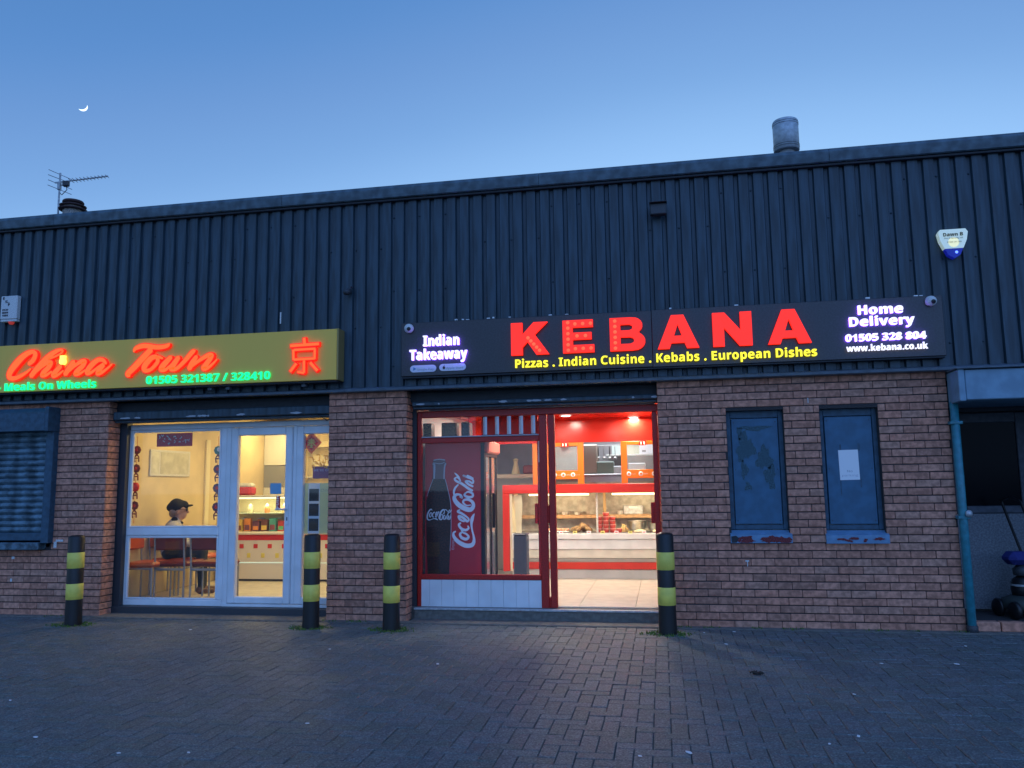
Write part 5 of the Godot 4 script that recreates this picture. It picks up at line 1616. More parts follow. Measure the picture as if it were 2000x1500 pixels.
	box("pull_handle", Vector3(-1.41, 1.0, -0.60), Vector3(-1.376, 1.22, -0.54), M.red_frame, q2, 0.006)
	box("paper_sheet", Vector3(-1.36, 1.68, -0.556), Vector3(-1.325, 1.92, -0.553), M.paper, q2, 0)

func cola_script(st, S, z):
	# flowing script traced as strokes; S maps the zoomed picture to the panel
	var list = [
		[[500, 1128, 10], [470, 1150, 14], [478, 1205, 22], [540, 1275, 28], [640, 1325, 30], [725, 1318, 28], [755, 1265, 22], [750, 1190, 14], [730, 1110, 12], [720, 1030, 16], [728, 960, 24], [745, 910, 16], [762, 880, 4]],
		[[590, 1140, 12], [560, 1165, 16], [585, 1215, 20], [645, 1235, 20], [680, 1205, 16], [650, 1165, 14], [600, 1140, 12], [580, 1110, 9]],
		[[570, 1010, 12], [545, 1035, 16], [575, 1085, 18], [635, 1110, 18], [680, 1085, 14], [670, 1050, 9]],
		[[620, 990, 12], [560, 960, 16], [545, 915, 18], [600, 935, 18], [660, 985, 18], [680, 950, 12], [590, 880, 16], [530, 850, 16], [560, 825, 8]],
		[[560, 640, 12], [590, 660, 12], [570, 620, 14], [510, 615, 18], [480, 660, 26], [520, 735, 32], [610, 800, 34], [700, 825, 32], [745, 780, 26], [735, 720, 22], [680, 685, 18], [620, 690, 16], [605, 725, 14], [650, 765, 10], [710, 760, 8]],
		[[485, 640, 10], [475, 580, 14], [495, 520, 14], [535, 475, 10]],
		[[640, 590, 12], [625, 625, 16], [680, 650, 18], [735, 640, 16], [735, 600, 16], [680, 575, 14], [640, 590, 10]],
		[[735, 560, 14], [680, 530, 18], [590, 465, 18], [510, 425, 16], [485, 395, 12], [520, 375, 10], [560, 410, 12], [560, 450, 8]],
		[[485, 312, 4], [520, 345, 14], [550, 385, 12], [560, 420, 6]],
		[[740, 500, 14], [680, 470, 16], [640, 430, 14], [690, 430, 14], [735, 455, 14], [740, 410, 12], [660, 370, 14], [600, 345, 12], [640, 360, 8]],
		[[745, 390, 10], [700, 365, 12], [660, 345, 8]]]
	var n = 0
	for l in list:
		add_stroke(st, l.map(func(p): return S.call(p[0], p[1], p[2])), z, z + 0.0012 + 0.0002 * n, 6)
		n += 1

func right_interior():
	var fl = 0.14
	# ceiling faced in gloss red over the customer side, and its bulkhead
	var bh = thing("red_bulkhead", "glossy red bulkhead above the counter of the red take-away", "bulkhead", Vector3(-1.0, 2.02, -2.95))
	box("face", Vector3(-1.75, 0.0, -0.06), Vector3(1.98, 0.345, 0.0), M.gloss_red, bh, 0.004)
	box("ceiling_lining", Vector3(-1.75, 0.335, 0.001), Vector3(1.98, 0.348, 2.55), M.gloss_red, bh, 0)
	var lampm = glow(Vector3(1.0, 0.97, 0.88), 6.0, Vector3(0.8, 0.8, 0.8))
	var spots = []
	for px in [1105, 1237]: spots.append([GY(px, 812 if px < 1200 else 815, 2.35).x, GY(px, 812 if px < 1200 else 815, 2.35).z])
	spots += [[-2.2, -1.9], [-0.7, -1.1], [0.4, -1.3], [-1.6, -1.0]]
	for p in spots:
		var l = thing("down_light", "round white ceiling downlight in the red ceiling", "lamp", Vector3(p[0], 2.354, p[1]), 0, "downlights in the red ceiling")
		lathe("rim", [Vector2(0.085, 0.0), Vector2(0.088, 0.006), Vector2(0.07, 0.010)], Vector3.ZERO, M.white, l, Vector3.DOWN, 20)
		lathe("diffuser", [Vector2(0.07, 0.004), Vector2(0.05, 0.012), Vector2(0, 0.014)], Vector3.ZERO, lampm, l, Vector3.DOWN, 20)
		area(l, Vector3(0, -0.022, 0), Vector2(0.12, 0.12), 1.6, lin(1.0, 0.93, 0.78), Vector3.DOWN)
	# counter
	var zc = -2.84
	var c = thing("food_counter", "long white food counter with grey and red stripes", "counter", Vector3(0, fl, zc))
	var Y = func(py): return U(1180, py, zc).y - fl
	var rows = [["counter_edge", 1042, 1053, Vector3(0.78, 0.78, 0.76), 0.03], ["white_band", 1053.4, 1073, Vector3(0.76, 0.76, 0.75), 0.012], ["cream_band", 1073.4, 1090, Vector3(0.70, 0.66, 0.56), 0.0], ["grey_band", 1090.4, 1098, Vector3(0.34, 0.32, 0.29), -0.004], ["red_band", 1098.4, 1112, Vector3(0.58, 0.04, 0.025), 0.004], ["plinth", 1112.4, 1133, Vector3(0.50, 0.50, 0.49), -0.01]]
	for r in rows:
		box(r[0], Vector3(-2.1, maxf(Y.call(r[2]), 0.0), -0.7), Vector3(0.8, Y.call(r[1]), r[4]), mat(r[3], 0.35, 0.0, noise_tex("pvc", 0.006, 0.95, 1.0, 3), 1.0), c, 0.004)
	# red portal framing the display, cream lining
	var pt = thing("red_portal", "red frame round the glass food display", "frame", Vector3(0, fl, -2.86))
	var px0 = U(983, 1000, -2.86).x
	box("top_beam", Vector3(px0, U(1180, 962, -2.86).y - fl, -0.45), Vector3(0.8, U(1180, 945, -2.86).y - fl, 0.05), M.red, pt, 0.006)
	box("post", Vector3(px0, 0.1, -0.45), Vector3(px0 + 0.095, U(1180, 962, -2.86).y - fl - 0.001, 0.05), M.red, pt, 0.006)
	box("lining", Vector3(px0 + 0.097, 0.1, -0.45), Vector3(px0 + 0.13, U(1180, 962, -2.86).y - fl - 0.002, 0.03), mat(Vector3(0.72, 0.66, 0.48), 0.5), pt, 0.004)
	# curling strip curtain / apron beside the post
	var ap = thing("hanging_apron", "cream apron hanging inside the red counter frame", "apron", Vector3(px0 + 0.17, fl + 0.1, -2.87))
	var st = new_st()
	for k in 10:
		var a0 = k / 10.0
		var a1 = (k + 1) / 10.0
		var f = func(a, s): return Vector3((0.0 if s == 0 else 0.10 + 0.02 * sin(a * 9.0)) + 0.015 * sin(a * 5.0), a * 1.05, 0.02 * sin(a * 7.0 + s * 2.0))
		quad(st, f.call(a0, 0), f.call(a0, 1), f.call(a1, 1), f.call(a1, 0))
	piece("cloth", done(st), mat(Vector3(0.72, 0.66, 0.46), 0.9), ap)
	# display: sloped front glass, back shelf, lamps
	var yb = U(1180, 1042, zc).y
	var yt = U(1180, 962, -2.86).y
	var ds = thing("food_display", "lit glass food display above the white counter", "display case", Vector3(0, yb, -2.88))
	pane("pane", px0 + 0.13, 0.8, 0.0, yt - yb, 0.02, M.glass, ds)
	box("back_panel", Vector3(px0 + 0.1, 0.005, -0.60), Vector3(0.8, yt - yb + 0.15, -0.58), mat(Vector3(0.42, 0.38, 0.31), 0.45, 0.2, noise_tex("grain", 0.015, 0.84, 1.0, 5), 1.0), ds, 0)
	box("deck", Vector3(px0 + 0.1, 0.002, -0.58), Vector3(0.8, 0.008, 0.0), M.steel, ds, 0)
	var ys = U(1180, 1008, -3.3).y - yb
	box("shelf", Vector3(px0 + 0.1, ys - 0.03, -0.58), Vector3(0.8, ys + 0.02, -0.40), mat(Vector3(0.42, 0.25, 0.12), 0.5, 0.0, noise_tex("grain", 0.015, 0.84, 1.0, 5), 2.0), ds, 0.006)
	var xd = U(1166, 1000, -2.9).x
	box("divider_post", Vector3(xd - 0.012, 0.0, -0.06), Vector3(xd + 0.012, yt - yb, -0.02), M.white, ds, 0.004)
	box("timber_post", Vector3(xd + 0.06, 0.0, -0.44), Vector3(xd + 0.10, yt - yb, -0.40), mat(Vector3(0.45, 0.28, 0.12), 0.6), ds, 0.004)
	var tubem = glow(Vector3(1.0, 0.80, 0.42), 3.2)
	for s in [[1033, 1150], [1195, 1300]]:
		var xa = U(s[0], 962, -2.9).x
		var xb = U(s[1], 962, -2.9).x
		tube("tube_light", [Vector3(xa, yt - yb - 0.022, -0.02), Vector3(xb, yt - yb - 0.022, -0.02)], 0.013, tubem, ds, 10)
		area(ds, Vector3((xa + xb) / 2, yt - yb - 0.045, -0.03), Vector2(xb - xa, 0.04), 0.8, lin(1.0, 0.80, 0.45), Vector3(0, -1, -0.45))
	# food in the display
	var D = func(px): return U(px, 1040, -3.0).x
	var mound = thing("kebab_meat", "tan heap of sliced kebab meat in the glass display", "food", Vector3(D.call(1137), yb + 0.008, -3.02))
	var bones = []
	for k in 16:
		var a = rng.randf() * TAU
		var r = rng.randf() * 0.13
		var p = Vector3(cos(a) * r * 1.25, 0.02 + (0.13 - r) * 0.62, sin(a) * r * 0.7)
		bones.append([p, p + Vector3(rng.randf_range(-0.05, 0.05), rng.randf_range(-0.02, 0.015), rng.randf_range(-0.03, 0.03)), 0.034, 0.026])
	piece("meat", net(bones, 0.012, 0.012), mat(Vector3(0.62, 0.34, 0.11), 0.5, 0.0, noise_tex("dish", 0.05, 0.2, 1.0, 5), 5.0), mound)
	var tray = thing("salad_tray", "shallow tray of pink sliced food in the glass display", "tray", Vector3(D.call(1090), yb + 0.008, -3.0))
	box("tray", Vector3(-0.26, 0, -0.12), Vector3(0.16, 0.025, 0.12), M.steel, tray, 0.006)
	bones = []
	for k in 12: bones.append([Vector3(-0.23 + 0.033 * k, 0.035, rng.randf_range(-0.08, 0.08)), Vector3(-0.22 + 0.033 * k, 0.04, rng.randf_range(-0.08, 0.08)), 0.02, 0.018])
	piece("slices", net(bones, 0.012, 0.01), mat(Vector3(0.72, 0.32, 0.2), 0.5), tray)
	var tubm = mat(Vector3(0.50, 0.04, 0.03), 0.4)
	var lidm = mat(Vector3(0.70, 0.28, 0.24), 0.35)
	var heights = [4, 5, 4, 2]
	for k in 4:
		for j in heights[k]:
			if k == 3 and j > 0: continue
			var tb = thing("sauce_tub", "lidded tub of red sauce stacked in the glass display", "tub", Vector3(D.call(1172 + 12.5 * k), yb + 0.008 + j * 0.0555, -2.98 + 0.01 * (k % 2)), 0, "red sauce tubs stacked in the display")
			lathe("tub", [Vector2(0, 0), Vector2(0.036, 0), Vector2(0.043, 0.044), Vector2(0, 0.0445)], Vector3.ZERO, tubm, tb, Vector3.UP, 14)
			lathe("lid", [Vector2(0, 0.0), Vector2(0.046, 0.0), Vector2(0.046, 0.008), Vector2(0, 0.010)], Vector3(0, 0.0448, 0), lidm, tb, Vector3.UP, 14)
	var chips = thing("chip_heap", "small heap of pale chips beside the red tubs", "food", Vector3(D.call(1219), yb + 0.008, -3.0))
	st = new_st()
	for k in 40:
		var p = Vector3(rng.randf_range(-0.055, 0.055), rng.randf_range(0.01, 0.09), rng.randf_range(-0.05, 0.05))
		p.x *= 1.0 - p.y * 6.0
		var b = Basis.from_euler(Vector3(rng.randf() * 3.0, rng.randf() * 3.0, rng.randf() * 3.0))
		var tmp = new_st()
		add_box(tmp, Vector3(-0.03, -0.005, -0.005), Vector3(0.03, 0.005, 0.005))
		st.append_from(done(tmp), 0, Transform3D(b, p))
	piece("chips", st.commit(), mat(Vector3(0.72, 0.52, 0.22), 0.6), chips)
	for k in [[1244, 0.125, "wider steel mixing bowl in the glass display"], [1280, 0.10, "smaller steel mixing bowl behind the door post"]]:
		var bw = thing("steel_bowl", k[2], "bowl", Vector3(D.call(k[0]), yb + 0.008, -3.08))
		lathe("bowl", [Vector2(0, 0), Vector2(k[1] * 0.7, 0), Vector2(k[1] * 0.93, 0.06), Vector2(k[1], 0.15), Vector2(k[1] + 0.008, 0.153), Vector2(k[1] - 0.004, 0.148), Vector2(k[1] * 0.9, 0.06), Vector2(0, 0.012)], Vector3.ZERO, M.steel, bw, Vector3.UP, 24)
		var dish = thing("side_dish", "low cream dish in front of the " + k[2].split(" in ")[0].split(" behind ")[0], "dish", Vector3(D.call(k[0] + 6), yb + 0.008, -2.95))
		lathe("dish", [Vector2(0, 0), Vector2(0.07, 0), Vector2(0.085, 0.02), Vector2(0.05, 0.035), Vector2(0, 0.045)], Vector3.ZERO, mat(Vector3(0.7, 0.6, 0.4), 0.5), dish, Vector3.UP, 16)
	# behind the display
	var ob = thing("steam_box", "pale steel box on the display's wooden shelf", "box", Vector3(U(1237, 990, -3.38).x, yb + ys + 0.0205, -3.37))
	box("box", Vector3(-0.14, 0, -0.07), Vector3(0.14, 0.13, 0.07), M.galv, ob, 0.012)
	box("handle", Vector3(-0.06, 0.09, 0.0702), Vector3(0.06, 0.115, 0.078), M.white, ob, 0.003)
	var bt = thing("oil_bottle", "dark bottle with a yellow cap on the wooden shelf", "bottle", Vector3(U(1181, 1000, -3.38).x, yb + ys + 0.0205, -3.36))
	lathe("bottle", [Vector2(0, 0), Vector2(0.024, 0), Vector2(0.024, 0.09), Vector2(0.01, 0.11), Vector2(0, 0.111)], Vector3.ZERO, M.charcoal, bt, Vector3.UP, 14)
	lathe("cap", can(0.013, 0.03, 0.002), Vector3(0, 0.1115, 0), M.yellow, bt, Vector3.UP, 12)
	# price cards on the counter edge, foil trays and paper on the wooden shelf
	for k in 7:
		var u = U(1096 + 27 * k, 1040, -2.83)
		var pc = thing("price_card", "small white price card on the edge of the food counter", "card", Vector3(u.x, yb + 0.001, -2.835), 0, "price cards along the food counter")
		box("card", Vector3(-0.028, 0, -0.001), Vector3(0.028, 0.036, 0.001), [M.paper, mat(Vector3(0.8, 0.7, 0.2), 0.7)][k % 2], pc, 0)
		box("print", Vector3(-0.018, 0.012, 0.001), Vector3(0.016, 0.022, 0.0016), [M.red, M.ink][k % 2], pc, 0)
		pc.rotation.x = -0.25
	for k in 9:
		var u = U(1092 + 12 * k + (60 if k > 4 else 0), 1003, -3.4)
		var ft = thing("foil_tray", "foil take-away tray on the wooden shelf of the display", "tray", Vector3(u.x, yb + ys + 0.0205, -3.37), rng.randf_range(-0.3, 0.3), "foil trays on the display shelf")
		var stt = new_st()
		for j in 1 + k % 3: add_lathe(stt, [Vector2(0, 0), Vector2(0.034, 0), Vector2(0.046, 0.03), Vector2(0.05, 0.031), Vector2(0.0, 0.032)], Vector3(0, 0.012 * j, 0), Vector3.UP, 4, false)
		piece("tray", done(stt), [M.steel, M.white][k % 2], ft)
	# orange framed screens
	var so = mat(Vector3(0.80, 0.19, 0.01), 0.4)
	for s in [[1040, 1140, 1081, 1128, "with the cooker side"], [1213, 1300, 1225, 1290, "right-hand"]]:
		var zo = -2.93
		var xa = U(s[0], 900, zo).x
		var xb = U(s[1], 900, zo).x
		var wa = U(s[2], 900, zo).x
		var wb = U(s[3], 900, zo).x
		var y0 = U(1180, 944.5, zo).y
		var y1 = 2.02
		var o = thing("orange_screen", ("orange-framed glass screen before the steel cooker" if s[0] < 1100 else "orange-framed glass screen before the shelf of boxes"), "screen", Vector3(0, y0, zo))
		var h = y1 - y0
		bars("frame_bar", [[xa, wa, 0, h], [wb, xb, 0, h], [wa + 0.001, wb - 0.001, 0.07, 0.19], [wa + 0.001, wb - 0.001, h - 0.05, h]], -0.03, 0.0, so, o, 0.004)
		pane("pane", wa, wb, 0.19, h - 0.05, -0.015, glass(0.25), o)
		for k in 3:
			var cx = [lerpf(wa, wb, 0.04), lerpf(wa, wb, 0.40), lerpf(wa, wb, 0.80)][k]
			lathe("food_badge", [Vector2(0.032, 0.0), Vector2(0.030, 0.002), Vector2(0, 0.0022)], Vector3(cx, 0.13, 0.0002), M.paper, o, Vector3(0, 0, 1), 20)
			lathe("badge_icon", [Vector2(0.016, 0.0), Vector2(0, 0.001)], Vector3(cx, 0.13, 0.0025), so, o, Vector3(0, 0, 1), 12)
			letters(o, ["burgers", "kebabs", "pizza"][k], cx + 0.038, cx + 0.095, 0.123, 0.014, 0.0005, 0.001, M.paper, "lettering", plain_font, true)
	# two small red warning lamps under the bulkhead
	for p in [[1103, 862, "before the steel cooker"], [1255, 857, "before the shelf of boxes"]]:
		var u = U(p[0], p[1], -2.9)
		var r = thing("red_lamp", "small glowing red lamp under the bulkhead, " + p[2], "lamp", Vector3(u.x, 2.02, -2.9))
		lathe("lamp_shade", [Vector2(0.045, 0.0), Vector2(0.052, 0.012), Vector2(0.05, 0.06), Vector2(0.0, 0.062)], Vector3(0, 0, 0), glow(Vector3(1.0, 0.02, 0.01), 0.8, Vector3(0.5, 0.02, 0.02)), r, Vector3.DOWN, 16)
		for s in [-1, 1]:
			lathe("bulb", [Vector2(0.0, -0.022), Vector2(0.008, -0.014), Vector2(0.008, 0.014), Vector2(0.0, 0.022)], Vector3(0.022 * s, -0.035, 0.05), glow(Vector3(1.0, 0.45, 0.25), 4.0), r, Vector3.UP, 10)
	# kitchen beyond the hatch
	var zk = -4.2
	var K = func(px, py): return U(px, py, zk)
	var kb = thing("kitchen_bench", "steel kitchen bench behind the orange screens", "bench", Vector3(-1.0, fl, zk))
	box("worktop", Vector3(-1.7, K.call(1180, 926).y - fl - 0.03, -0.5), Vector3(1.9, K.call(1180, 926).y - fl, 0.25), M.steel, kb, 0.006)
	box("front", Vector3(-1.7, 0.0, -0.48), Vector3(1.9, K.call(1180, 926).y - fl - 0.031, 0.2), M.steel, kb, 0.004)
	var hd = thing("extract_hood", "grey steel cooker casing in the hatch", "cooker", Vector3(K.call(1152, 900).x, K.call(1180, 925.5).y + 0.001, zk))
	box("casing", Vector3(-0.18, 0.0, -0.2), Vector3(0.13, 0.46, 0.1), mat(Vector3(0.34, 0.29, 0.25), 0.4, 0.3), hd, 0.02)
	var wl = thing("kitchen_wall", "grey-lilac tiled kitchen wall behind the hatch", "wall", Vector3(-1.0, fl, -4.75))
	box("panel", Vector3(-1.75, 0, -0.05), Vector3(1.98, 2.2, 0.0), mat(Vector3(0.46, 0.44, 0.48), 0.5, 0.0, noise_tex("pvc", 0.006, 0.95, 1.0, 3), 1.0), wl, 0)
	area(wl, Vector3(0.3, 2.15, 0.7), Vector2(1.2, 0.3), 1.2, lin(0.9, 0.95, 1.0), Vector3(0, -1, -0.2))
	box("kitchen_light", Vector3(-0.3, 2.17, 0.55), Vector3(0.9, 2.2, 0.85), glow(Vector3(0.9, 0.95, 1.0), 1.5), wl, 0.004)
	var sh = thing("kitchen_shelf", "white kitchen shelf on the tiled wall", "shelf", Vector3(K.call(1235, 886).x, K.call(1235, 887).y, -4.74))
	box("board", Vector3(-0.42, -0.012, 0), Vector3(0.6, 0.012, 0.3), M.white, sh, 0.004)
	for k in [[1201, 0.07, 0.14, Vector3(0.6, 0.72, 0.7), "pale green tub on the kitchen shelf"], [1230, 0.06, 0.15, Vector3(0.6, 0.6, 0.45), "cream carton on the kitchen shelf"], [1242, 0.05, 0.14, Vector3(0.55, 0.55, 0.4), "olive carton on the kitchen shelf"], [1262, 0.12, 0.16, Vector3(0.8, 0.8, 0.85), "white printed box on the kitchen shelf"]]:
		var o = thing("kitchen_box", k[4], "box", Vector3(K.call(k[0], 880).x, sh.position.y + 0.0125, -4.6))
		box("box", Vector3(-k[1], 0, -0.08), Vector3(k[1], k[2], 0.08), mat(k[3], 0.5), o, 0.006)
		if k[0] == 1262: box("print", Vector3(-0.07, 0.03, 0.0802), Vector3(-0.01, 0.06, 0.081), M.grey, o, 0)
	for k in [[1184, 0.13, 0.19, Vector3(0.22, 0.30, 0.27), "grey-green crate with bottles on the kitchen bench"], [1245, 0.13, 0.16, Vector3(0.72, 0.76, 0.8), "plain white box on the kitchen bench"], [1208, 0.07, 0.12, Vector3(0.62, 0.66, 0.72), "small pale box on the kitchen bench"]]:
		var o = thing("kitchen_box", k[4], "box", Vector3(K.call(k[0], 920).x, K.call(1180, 926).y + 0.001, zk + 0.05))
		box("box", Vector3(-k[1], 0, -0.1), Vector3(k[1], k[2], 0.1), mat(k[3], 0.5), o, 0.012)
	for k in 6:      # utensils hanging over the bench
		var u = K.call(1146 + 11 * k, 872)
		var ut = thing("hanging_utensil", "steel utensil hanging in the kitchen hatch", "utensil", Vector3(u.x, u.y, zk + 0.02), rng.randf_range(-0.4, 0.4), "utensils hanging in the hatch")
		tube("handle", [Vector3(0, 0, 0), Vector3(0.004, -0.16, 0)], 0.006, [M.black, M.steel][k % 2], ut, 6)
		lathe("bowl", [Vector2(0, -0.02), Vector2(0.026, -0.012), Vector2(0.03, 0.01), Vector2(0, 0.012)], Vector3(0.004, -0.18, 0), M.steel, ut, Vector3(0.2, 0.3, 1), 12)
	tube("hanging_rail", [Vector3(-0.75, K.call(1146, 871).y - fl, 0.02), Vector3(0.4, K.call(1146, 871).y - fl, 0.02)], 0.006, M.steel, kb, 6)
	# tall slim navy bin
	var bp = U(1018, 1042, -2.0)
	var bin_ = thing("slim_bin", "tall slim navy bin standing before the counter", "bin", Vector3(bp.x, fl, -2.0))
	box("body", Vector3(-0.085, 0, -0.1), Vector3(0.085, bp.y - fl - 0.02, 0.1), mat(Vector3(0.035, 0.05, 0.09), 0.5), bin_, 0.012)
	box("lid", Vector3(-0.09, bp.y - fl - 0.019, -0.105), Vector3(0.09, bp.y - fl, 0.105), mat(Vector3(0.035, 0.05, 0.09), 0.4), bin_, 0.008)
	# back corner seen over the red frame
	var bc = thing("back_shelf", "beige shelf with a cream funnel at the back of the red take-away", "shelf", Vector3(U(1010, 925, -3.6).x, U(1010, 930, -3.6).y, -3.6))
	box("board", Vector3(-0.55, -0.03, -0.2), Vector3(0.45, 0.03, 0.12), mat(Vector3(0.5, 0.43, 0.33), 0.5), bc, 0.006)
	lathe("funnel", [Vector2(0.07, 0.0), Vector2(0.03, 0.16), Vector2(0.035, 0.2), Vector2(0.045, 0.22), Vector2(0, 0.24)], Vector3(-0.02, 0.031, 0), mat(Vector3(0.7, 0.6, 0.35), 0.6), bc, Vector3.UP, 14)
	box("dark_red_box", Vector3(0.1, 0.031, -0.1), Vector3(0.36, 0.16, 0.08), mat(Vector3(0.2, 0.03, 0.03), 0.5), bc, 0.02)
	# drinks fridge: printed side faces the window, glass door faces the shop
	var fx0 = U(830, 1000, -0.5).x
	var fx1 = U(947, 1000, -0.5).x
	var f = thing("drinks_fridge", "tall red drinks fridge with a printed bottle on its side", "fridge", Vector3(0, fl, -0.5))
	var fh = 1.80
	var body = box("side_panel", Vector3(fx0, 0.06, -0.012), Vector3(fx1 - 0.045, fh, 0.0), mat(Vector3(0.52, 0.010, 0.025), 0.4), f, 0.004)
	box("corner_trim", Vector3(fx1 - 0.044, 0.06, -0.03), Vector3(fx1, fh, 0.002), M.black, f, 0.004)
	box("cabinet", Vector3(fx0, 0.06, -0.70), Vector3(fx1 - 0.33, fh, -0.013), M.charcoal, f, 0.004)
	box("plinth", Vector3(fx0, 0.0, -0.69), Vector3(fx1 - 0.02, 0.058, -0.01), M.black, f, 0)
	box("top", Vector3(fx0, fh + 0.001, -0.70), Vector3(fx1, fh + 0.03, 0.0), M.charcoal, f, 0.006)
	box("base_grille", Vector3(fx1 - 0.05, 0.06, -0.69), Vector3(fx1 + 0.004, 0.20, -0.032), M.grey, f, 0.004)
	box("far_side", Vector3(fx1 - 0.33, 0.06, -0.70), Vector3(fx1 - 0.045, fh, -0.69), M.white, f, 0.003)
	for y in [0.201, 1.62]: box("door_rail", Vector3(fx1 - 0.03, y, -0.69), Vector3(fx1 + 0.004, y + 0.035, -0.032), M.black, f, 0.003)
	for z in [[-0.075, -0.032], [-0.37, -0.345], [-0.69, -0.65]]: box("door_stile", Vector3(fx1 - 0.028, 0.236, z[0]), Vector3(fx1 + 0.003, 1.62, z[1]), M.black, f, 0.003)
	sheet("pane", Vector3(fx1 - 0.01, 0.236, -0.032), Vector3(fx1 - 0.01, 0.236, -0.69), Vector3(fx1 - 0.01, 1.62, -0.69), Vector3(fx1 - 0.01, 1.62, -0.032), glass(0.12), f)
	box("handle", Vector3(fx1 + 0.004, 0.80, -0.40), Vector3(fx1 + 0.04, 1.20, -0.375), M.black, f, 0.005)
	box("header", Vector3(fx1 - 0.03, 1.657, -0.69), Vector3(fx1 + 0.045, fh, -0.03), mat(Vector3(0.6, 0.16, 0.12), 0.4), f, 0.02)
	# print on the side: bottle, big script reading upwards, small script on the bottle
	var Z = func(x, y, w):
		var u = U(820 + x * 0.14, 880 + y * 0.14, -0.5)
		return Vector3(u.x, u.y - fl, w * 0.14 / FOCAL * 9.05)
	var P = func(x, y):
		var u = U(820 + x * 0.14, 880 + y * 0.14, -0.5)
		return Vector2(u.x, u.y - fl)
	st = new_st()
	var bo = []
	for q in [[190, 130], [350, 125], [372, 190], [350, 240], [355, 400], [380, 520], [420, 640], [438, 800], [440, 1100], [425, 1350], [412, 1640], [412, 1740], [110, 1745], [100, 1500], [92, 1200], [90, 700], [120, 590], [165, 450], [185, 300], [175, 190]]: bo.append(P.call(q[0], q[1]))
	add_extrude(st, bo, 0.0005, 0.0015)
	var bottle = piece("printed_bottle", done(st), mat(Vector3(0.11, 0.022, 0.012), 0.35, 0.0, noise_tex("dish", 0.05, 0.2, 1.0, 5), 2.0), body)
	st = new_st()
	bo = []
	for q in [[190, 130], [350, 125], [372, 190], [350, 240], [355, 395], [182, 400], [185, 300], [175, 190]]: bo.append(P.call(q[0], q[1]))
	add_extrude(st, bo, 0.0016, 0.0022)
	piece("bottle_neck", done(st), mat(Vector3(0.17, 0.09, 0.09), 0.4), bottle)
	st = new_st()
	for l in [[[185, 195, 8], [200, 175, 12], [205, 240, 14], [200, 390, 10]], [[360, 180, 10], [345, 240, 10], [338, 395, 8]], [[195, 135, 7], [270, 122, 7], [350, 132, 7]], [[200, 170, 4], [280, 185, 4], [345, 165, 4]], [[355, 400, 4], [395, 560, 4], [432, 760, 5], [436, 1100, 4], [420, 1400, 4]], [[185, 400, 4], [140, 520, 4], [100, 640, 3]]]:
		add_stroke(st, l.map(func(p): return Z.call(p[0], p[1], p[2])), 0.0015, 0.0030, 5)
	piece("bottle_highlights", done(st), mat(Vector3(0.45, 0.45, 0.5), 0.4), bottle)
	st = new_st()
	cola_script(st, Z, 0.0004)
	piece("script_lettering", done(st), mat(Vector3(0.82, 0.84, 0.88), 0.5), body)
	st = new_st()
	var S2 = func(x, y, w):   # the same words, level, small, on the bottle
		# big script runs up from y 1340 to 312 and across x 470..760
		return Z.call(100 + (1340 - y) / 1028.0 * 345, 820 + (x - 470) / 290.0 * 150, w * 0.36)
	cola_script(st, S2, 0.0016)
	piece("script_lettering", done(st), mat(Vector3(0.7, 0.72, 0.76), 0.5), bottle)
	letters(body, "Enjoy", 0, 0.11, 0, 0.028, 0, 0.001, mat(Vector3(0.6, 0.5, 0.55), 0.5), "lettering", plain_font, true)
	var en = body.get_child(body.get_child_count() - 1)
	var ep = P.call(490, 1385)
	en.rotation.z = PI / 2
	en.position = Vector3(ep.x, ep.y, 0.001)
	# things stored on top of the fridge, seen through the top light
	for k in [[838, 0.05, Vector3(0.35, 0.25, 0.05), "mustard box on top of the drinks fridge"], [880, 0.09, Vector3(0.5, 0.34, 0.12), "amber glassware on top of the drinks fridge"], [912, 0.05, Vector3(0.2, 0.2, 0.22), "grey canister on top of the drinks fridge"]]:
		var u = U(k[0], 850, -0.7)
		var o = thing("stored_box", k[3], "box", Vector3(u.x, fl + fh + 0.031, -0.7))
		box("box", Vector3(-k[1], 0, -0.08), Vector3(k[1], 0.19, 0.08), mat(k[2], 0.4, 0.0, noise_tex("dish", 0.05, 0.2, 1.0, 5), 2.0), o, 0.01)
	# red interior boards seen between the louvres
	var rb = thing("red_wall_board", "red board behind the louvred top light", "board", Vector3(-1.70, 1.96, -0.62))
	box("board", Vector3(-0.33, 0.0, -0.02), Vector3(0.33, 0.35, 0.0), M.red, rb, 0.003)

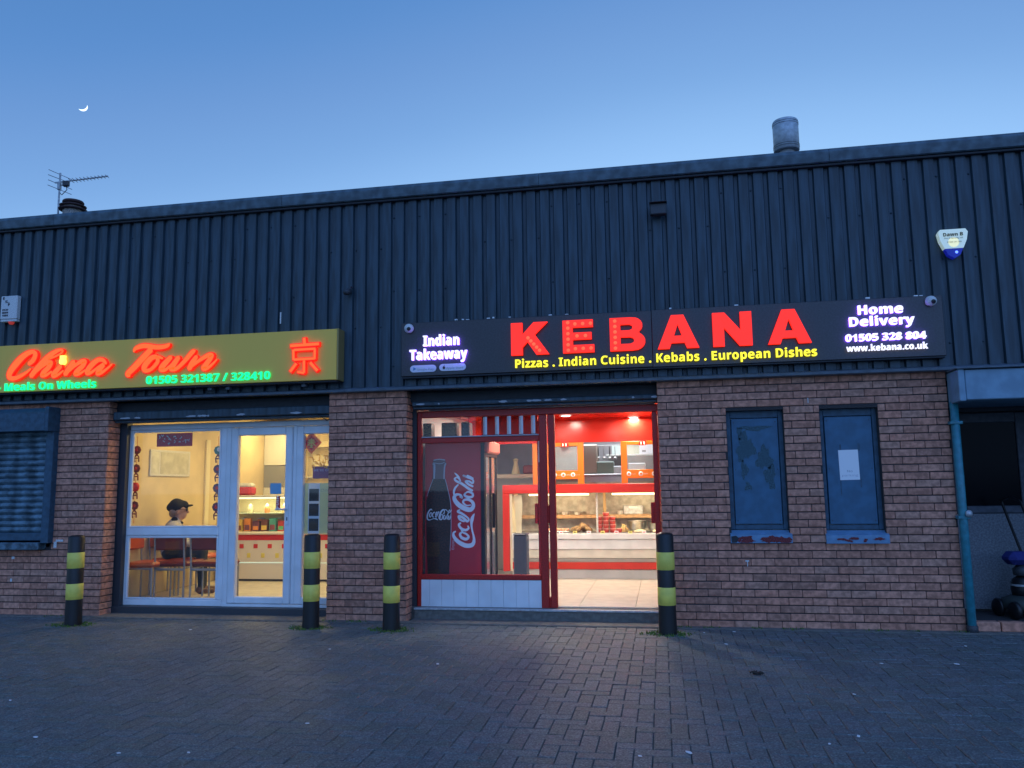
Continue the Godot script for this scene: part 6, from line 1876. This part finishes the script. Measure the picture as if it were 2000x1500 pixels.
# ---------------------------------------------------------------- recessed end doorway with the mower
func lobby():
	var z = -0.70
	var d = thing("end_door", "grey door with a dark glass panel in the recessed end doorway", "door", Vector3(3.42, 0.09, z))
	var m = mat(Vector3(0.075, 0.085, 0.105), 0.6, 0.0, noise_tex("grain", 0.015, 0.84, 1.0, 5), 1.5)
	bars("door_frame", [[-0.50, -0.44, 0, 2.1], [0.44, 0.55, 0, 2.1], [-0.44, 0.44, 2.03, 2.1]], -0.04, 0.04, M.charcoal, d, 0.006)
	box("lower_panel", Vector3(-0.43, 0.02, -0.03), Vector3(0.43, 0.98, 0.0), mat(Vector3(0.20, 0.215, 0.235), 0.6, 0.0, noise_tex("fine", 0.08, 0.8, 1.0, 4), 1.0), d, 0.004)
	bars("door_stile", [[-0.43, -0.33, 0.985, 2.02], [0.20, 0.43, 0.985, 2.02], [-0.329, 0.199, 0.985, 1.06], [-0.329, 0.199, 1.92, 2.02]], -0.03, 0.008, m, d, 0.006)
	box("backing", Vector3(-0.44, 0.0, -0.05), Vector3(0.44, 2.03, -0.042), M.black, d, 0)
	box("dark_pane", Vector3(-0.33, 1.06, -0.02), Vector3(0.20, 1.92, -0.012), dark_glass(), d, 0)
	var at = U(1992, 1100, -0.38)
	var w = thing("lawn_mower", "dark upright lawn mower with a blue bag in the end doorway", "mower", Vector3(at.x + 0.02, 0.085, -0.38), 0.25)
	var st = new_st()
	add_lathe(st, [Vector2(0.0, 0.08), Vector2(0.20, 0.08), Vector2(0.215, 0.10), Vector2(0.205, 0.17), Vector2(0.12, 0.21), Vector2(0, 0.215)], Vector3.ZERO, Vector3.UP, 20)
	piece("deck", done(st), mat(Vector3(0.04, 0.05, 0.045), 0.5), w)
	lathe("engine", [Vector2(0.0, 0.21), Vector2(0.11, 0.21), Vector2(0.12, 0.27), Vector2(0.10, 0.36), Vector2(0.05, 0.40), Vector2(0, 0.40)], Vector3.ZERO, M.black, w, Vector3.UP, 18)
	lathe("engine_cover", [Vector2(0.0, 0.40), Vector2(0.085, 0.40), Vector2(0.09, 0.46), Vector2(0.05, 0.50), Vector2(0, 0.505)], Vector3.ZERO, M.charcoal, w, Vector3.UP, 18)
	lathe("chrome_band", [Vector2(0.121, 0.30), Vector2(0.123, 0.31), Vector2(0.121, 0.32)], Vector3.ZERO, M.galv, w, Vector3.UP, 18)
	for s in [[-0.2, 0.12], [0.2, 0.12], [-0.2, -0.12], [0.2, -0.12]]:
		lathe("wheel", [Vector2(0, 0), Vector2(0.075, 0), Vector2(0.085, 0.01), Vector2(0.085, 0.035), Vector2(0.075, 0.045), Vector2(0, 0.045)], Vector3(s[0] - 0.022, 0.085, s[1]), M.black, w, Vector3.RIGHT, 18)
	st = new_st()
	add_box(st, Vector3(-0.17, 0.505, -0.1), Vector3(0.08, 0.63, 0.1), 0.05)
	piece("blue_bag", done(st), mat(Vector3(0.02, 0.025, 0.16), 0.8), w)
	for s in [-1, 1]: tube("handle_tube", [Vector3(0.05, 0.15, 0.14 * s), Vector3(0.12, 0.55, 0.14 * s), Vector3(-0.06, 1.12, 0.14 * s)], 0.013, M.black, w)
	tube("handle_bar", [Vector3(-0.06, 1.12, -0.14), Vector3(-0.075, 1.16, 0), Vector3(-0.06, 1.12, 0.14)], 0.014, M.black, w)

func _ready():
	rng.seed = 20240607
	bold = SystemFont.new()
	bold.font_names = PackedStringArray(["Droid Sans"])
	bold.font_weight = 700
	plain_font = SystemFont.new()
	plain_font.font_names = PackedStringArray(["Droid Sans"])
	set_up()
	make_materials()
	build_shell()
	build_ground()
	big_sign()
	script_sign()
	wall_fittings()
	roof_things()
	bollards()
	white_front()
	red_front()
	left_interior()
	person()
	right_interior()
	lobby()
	litter()
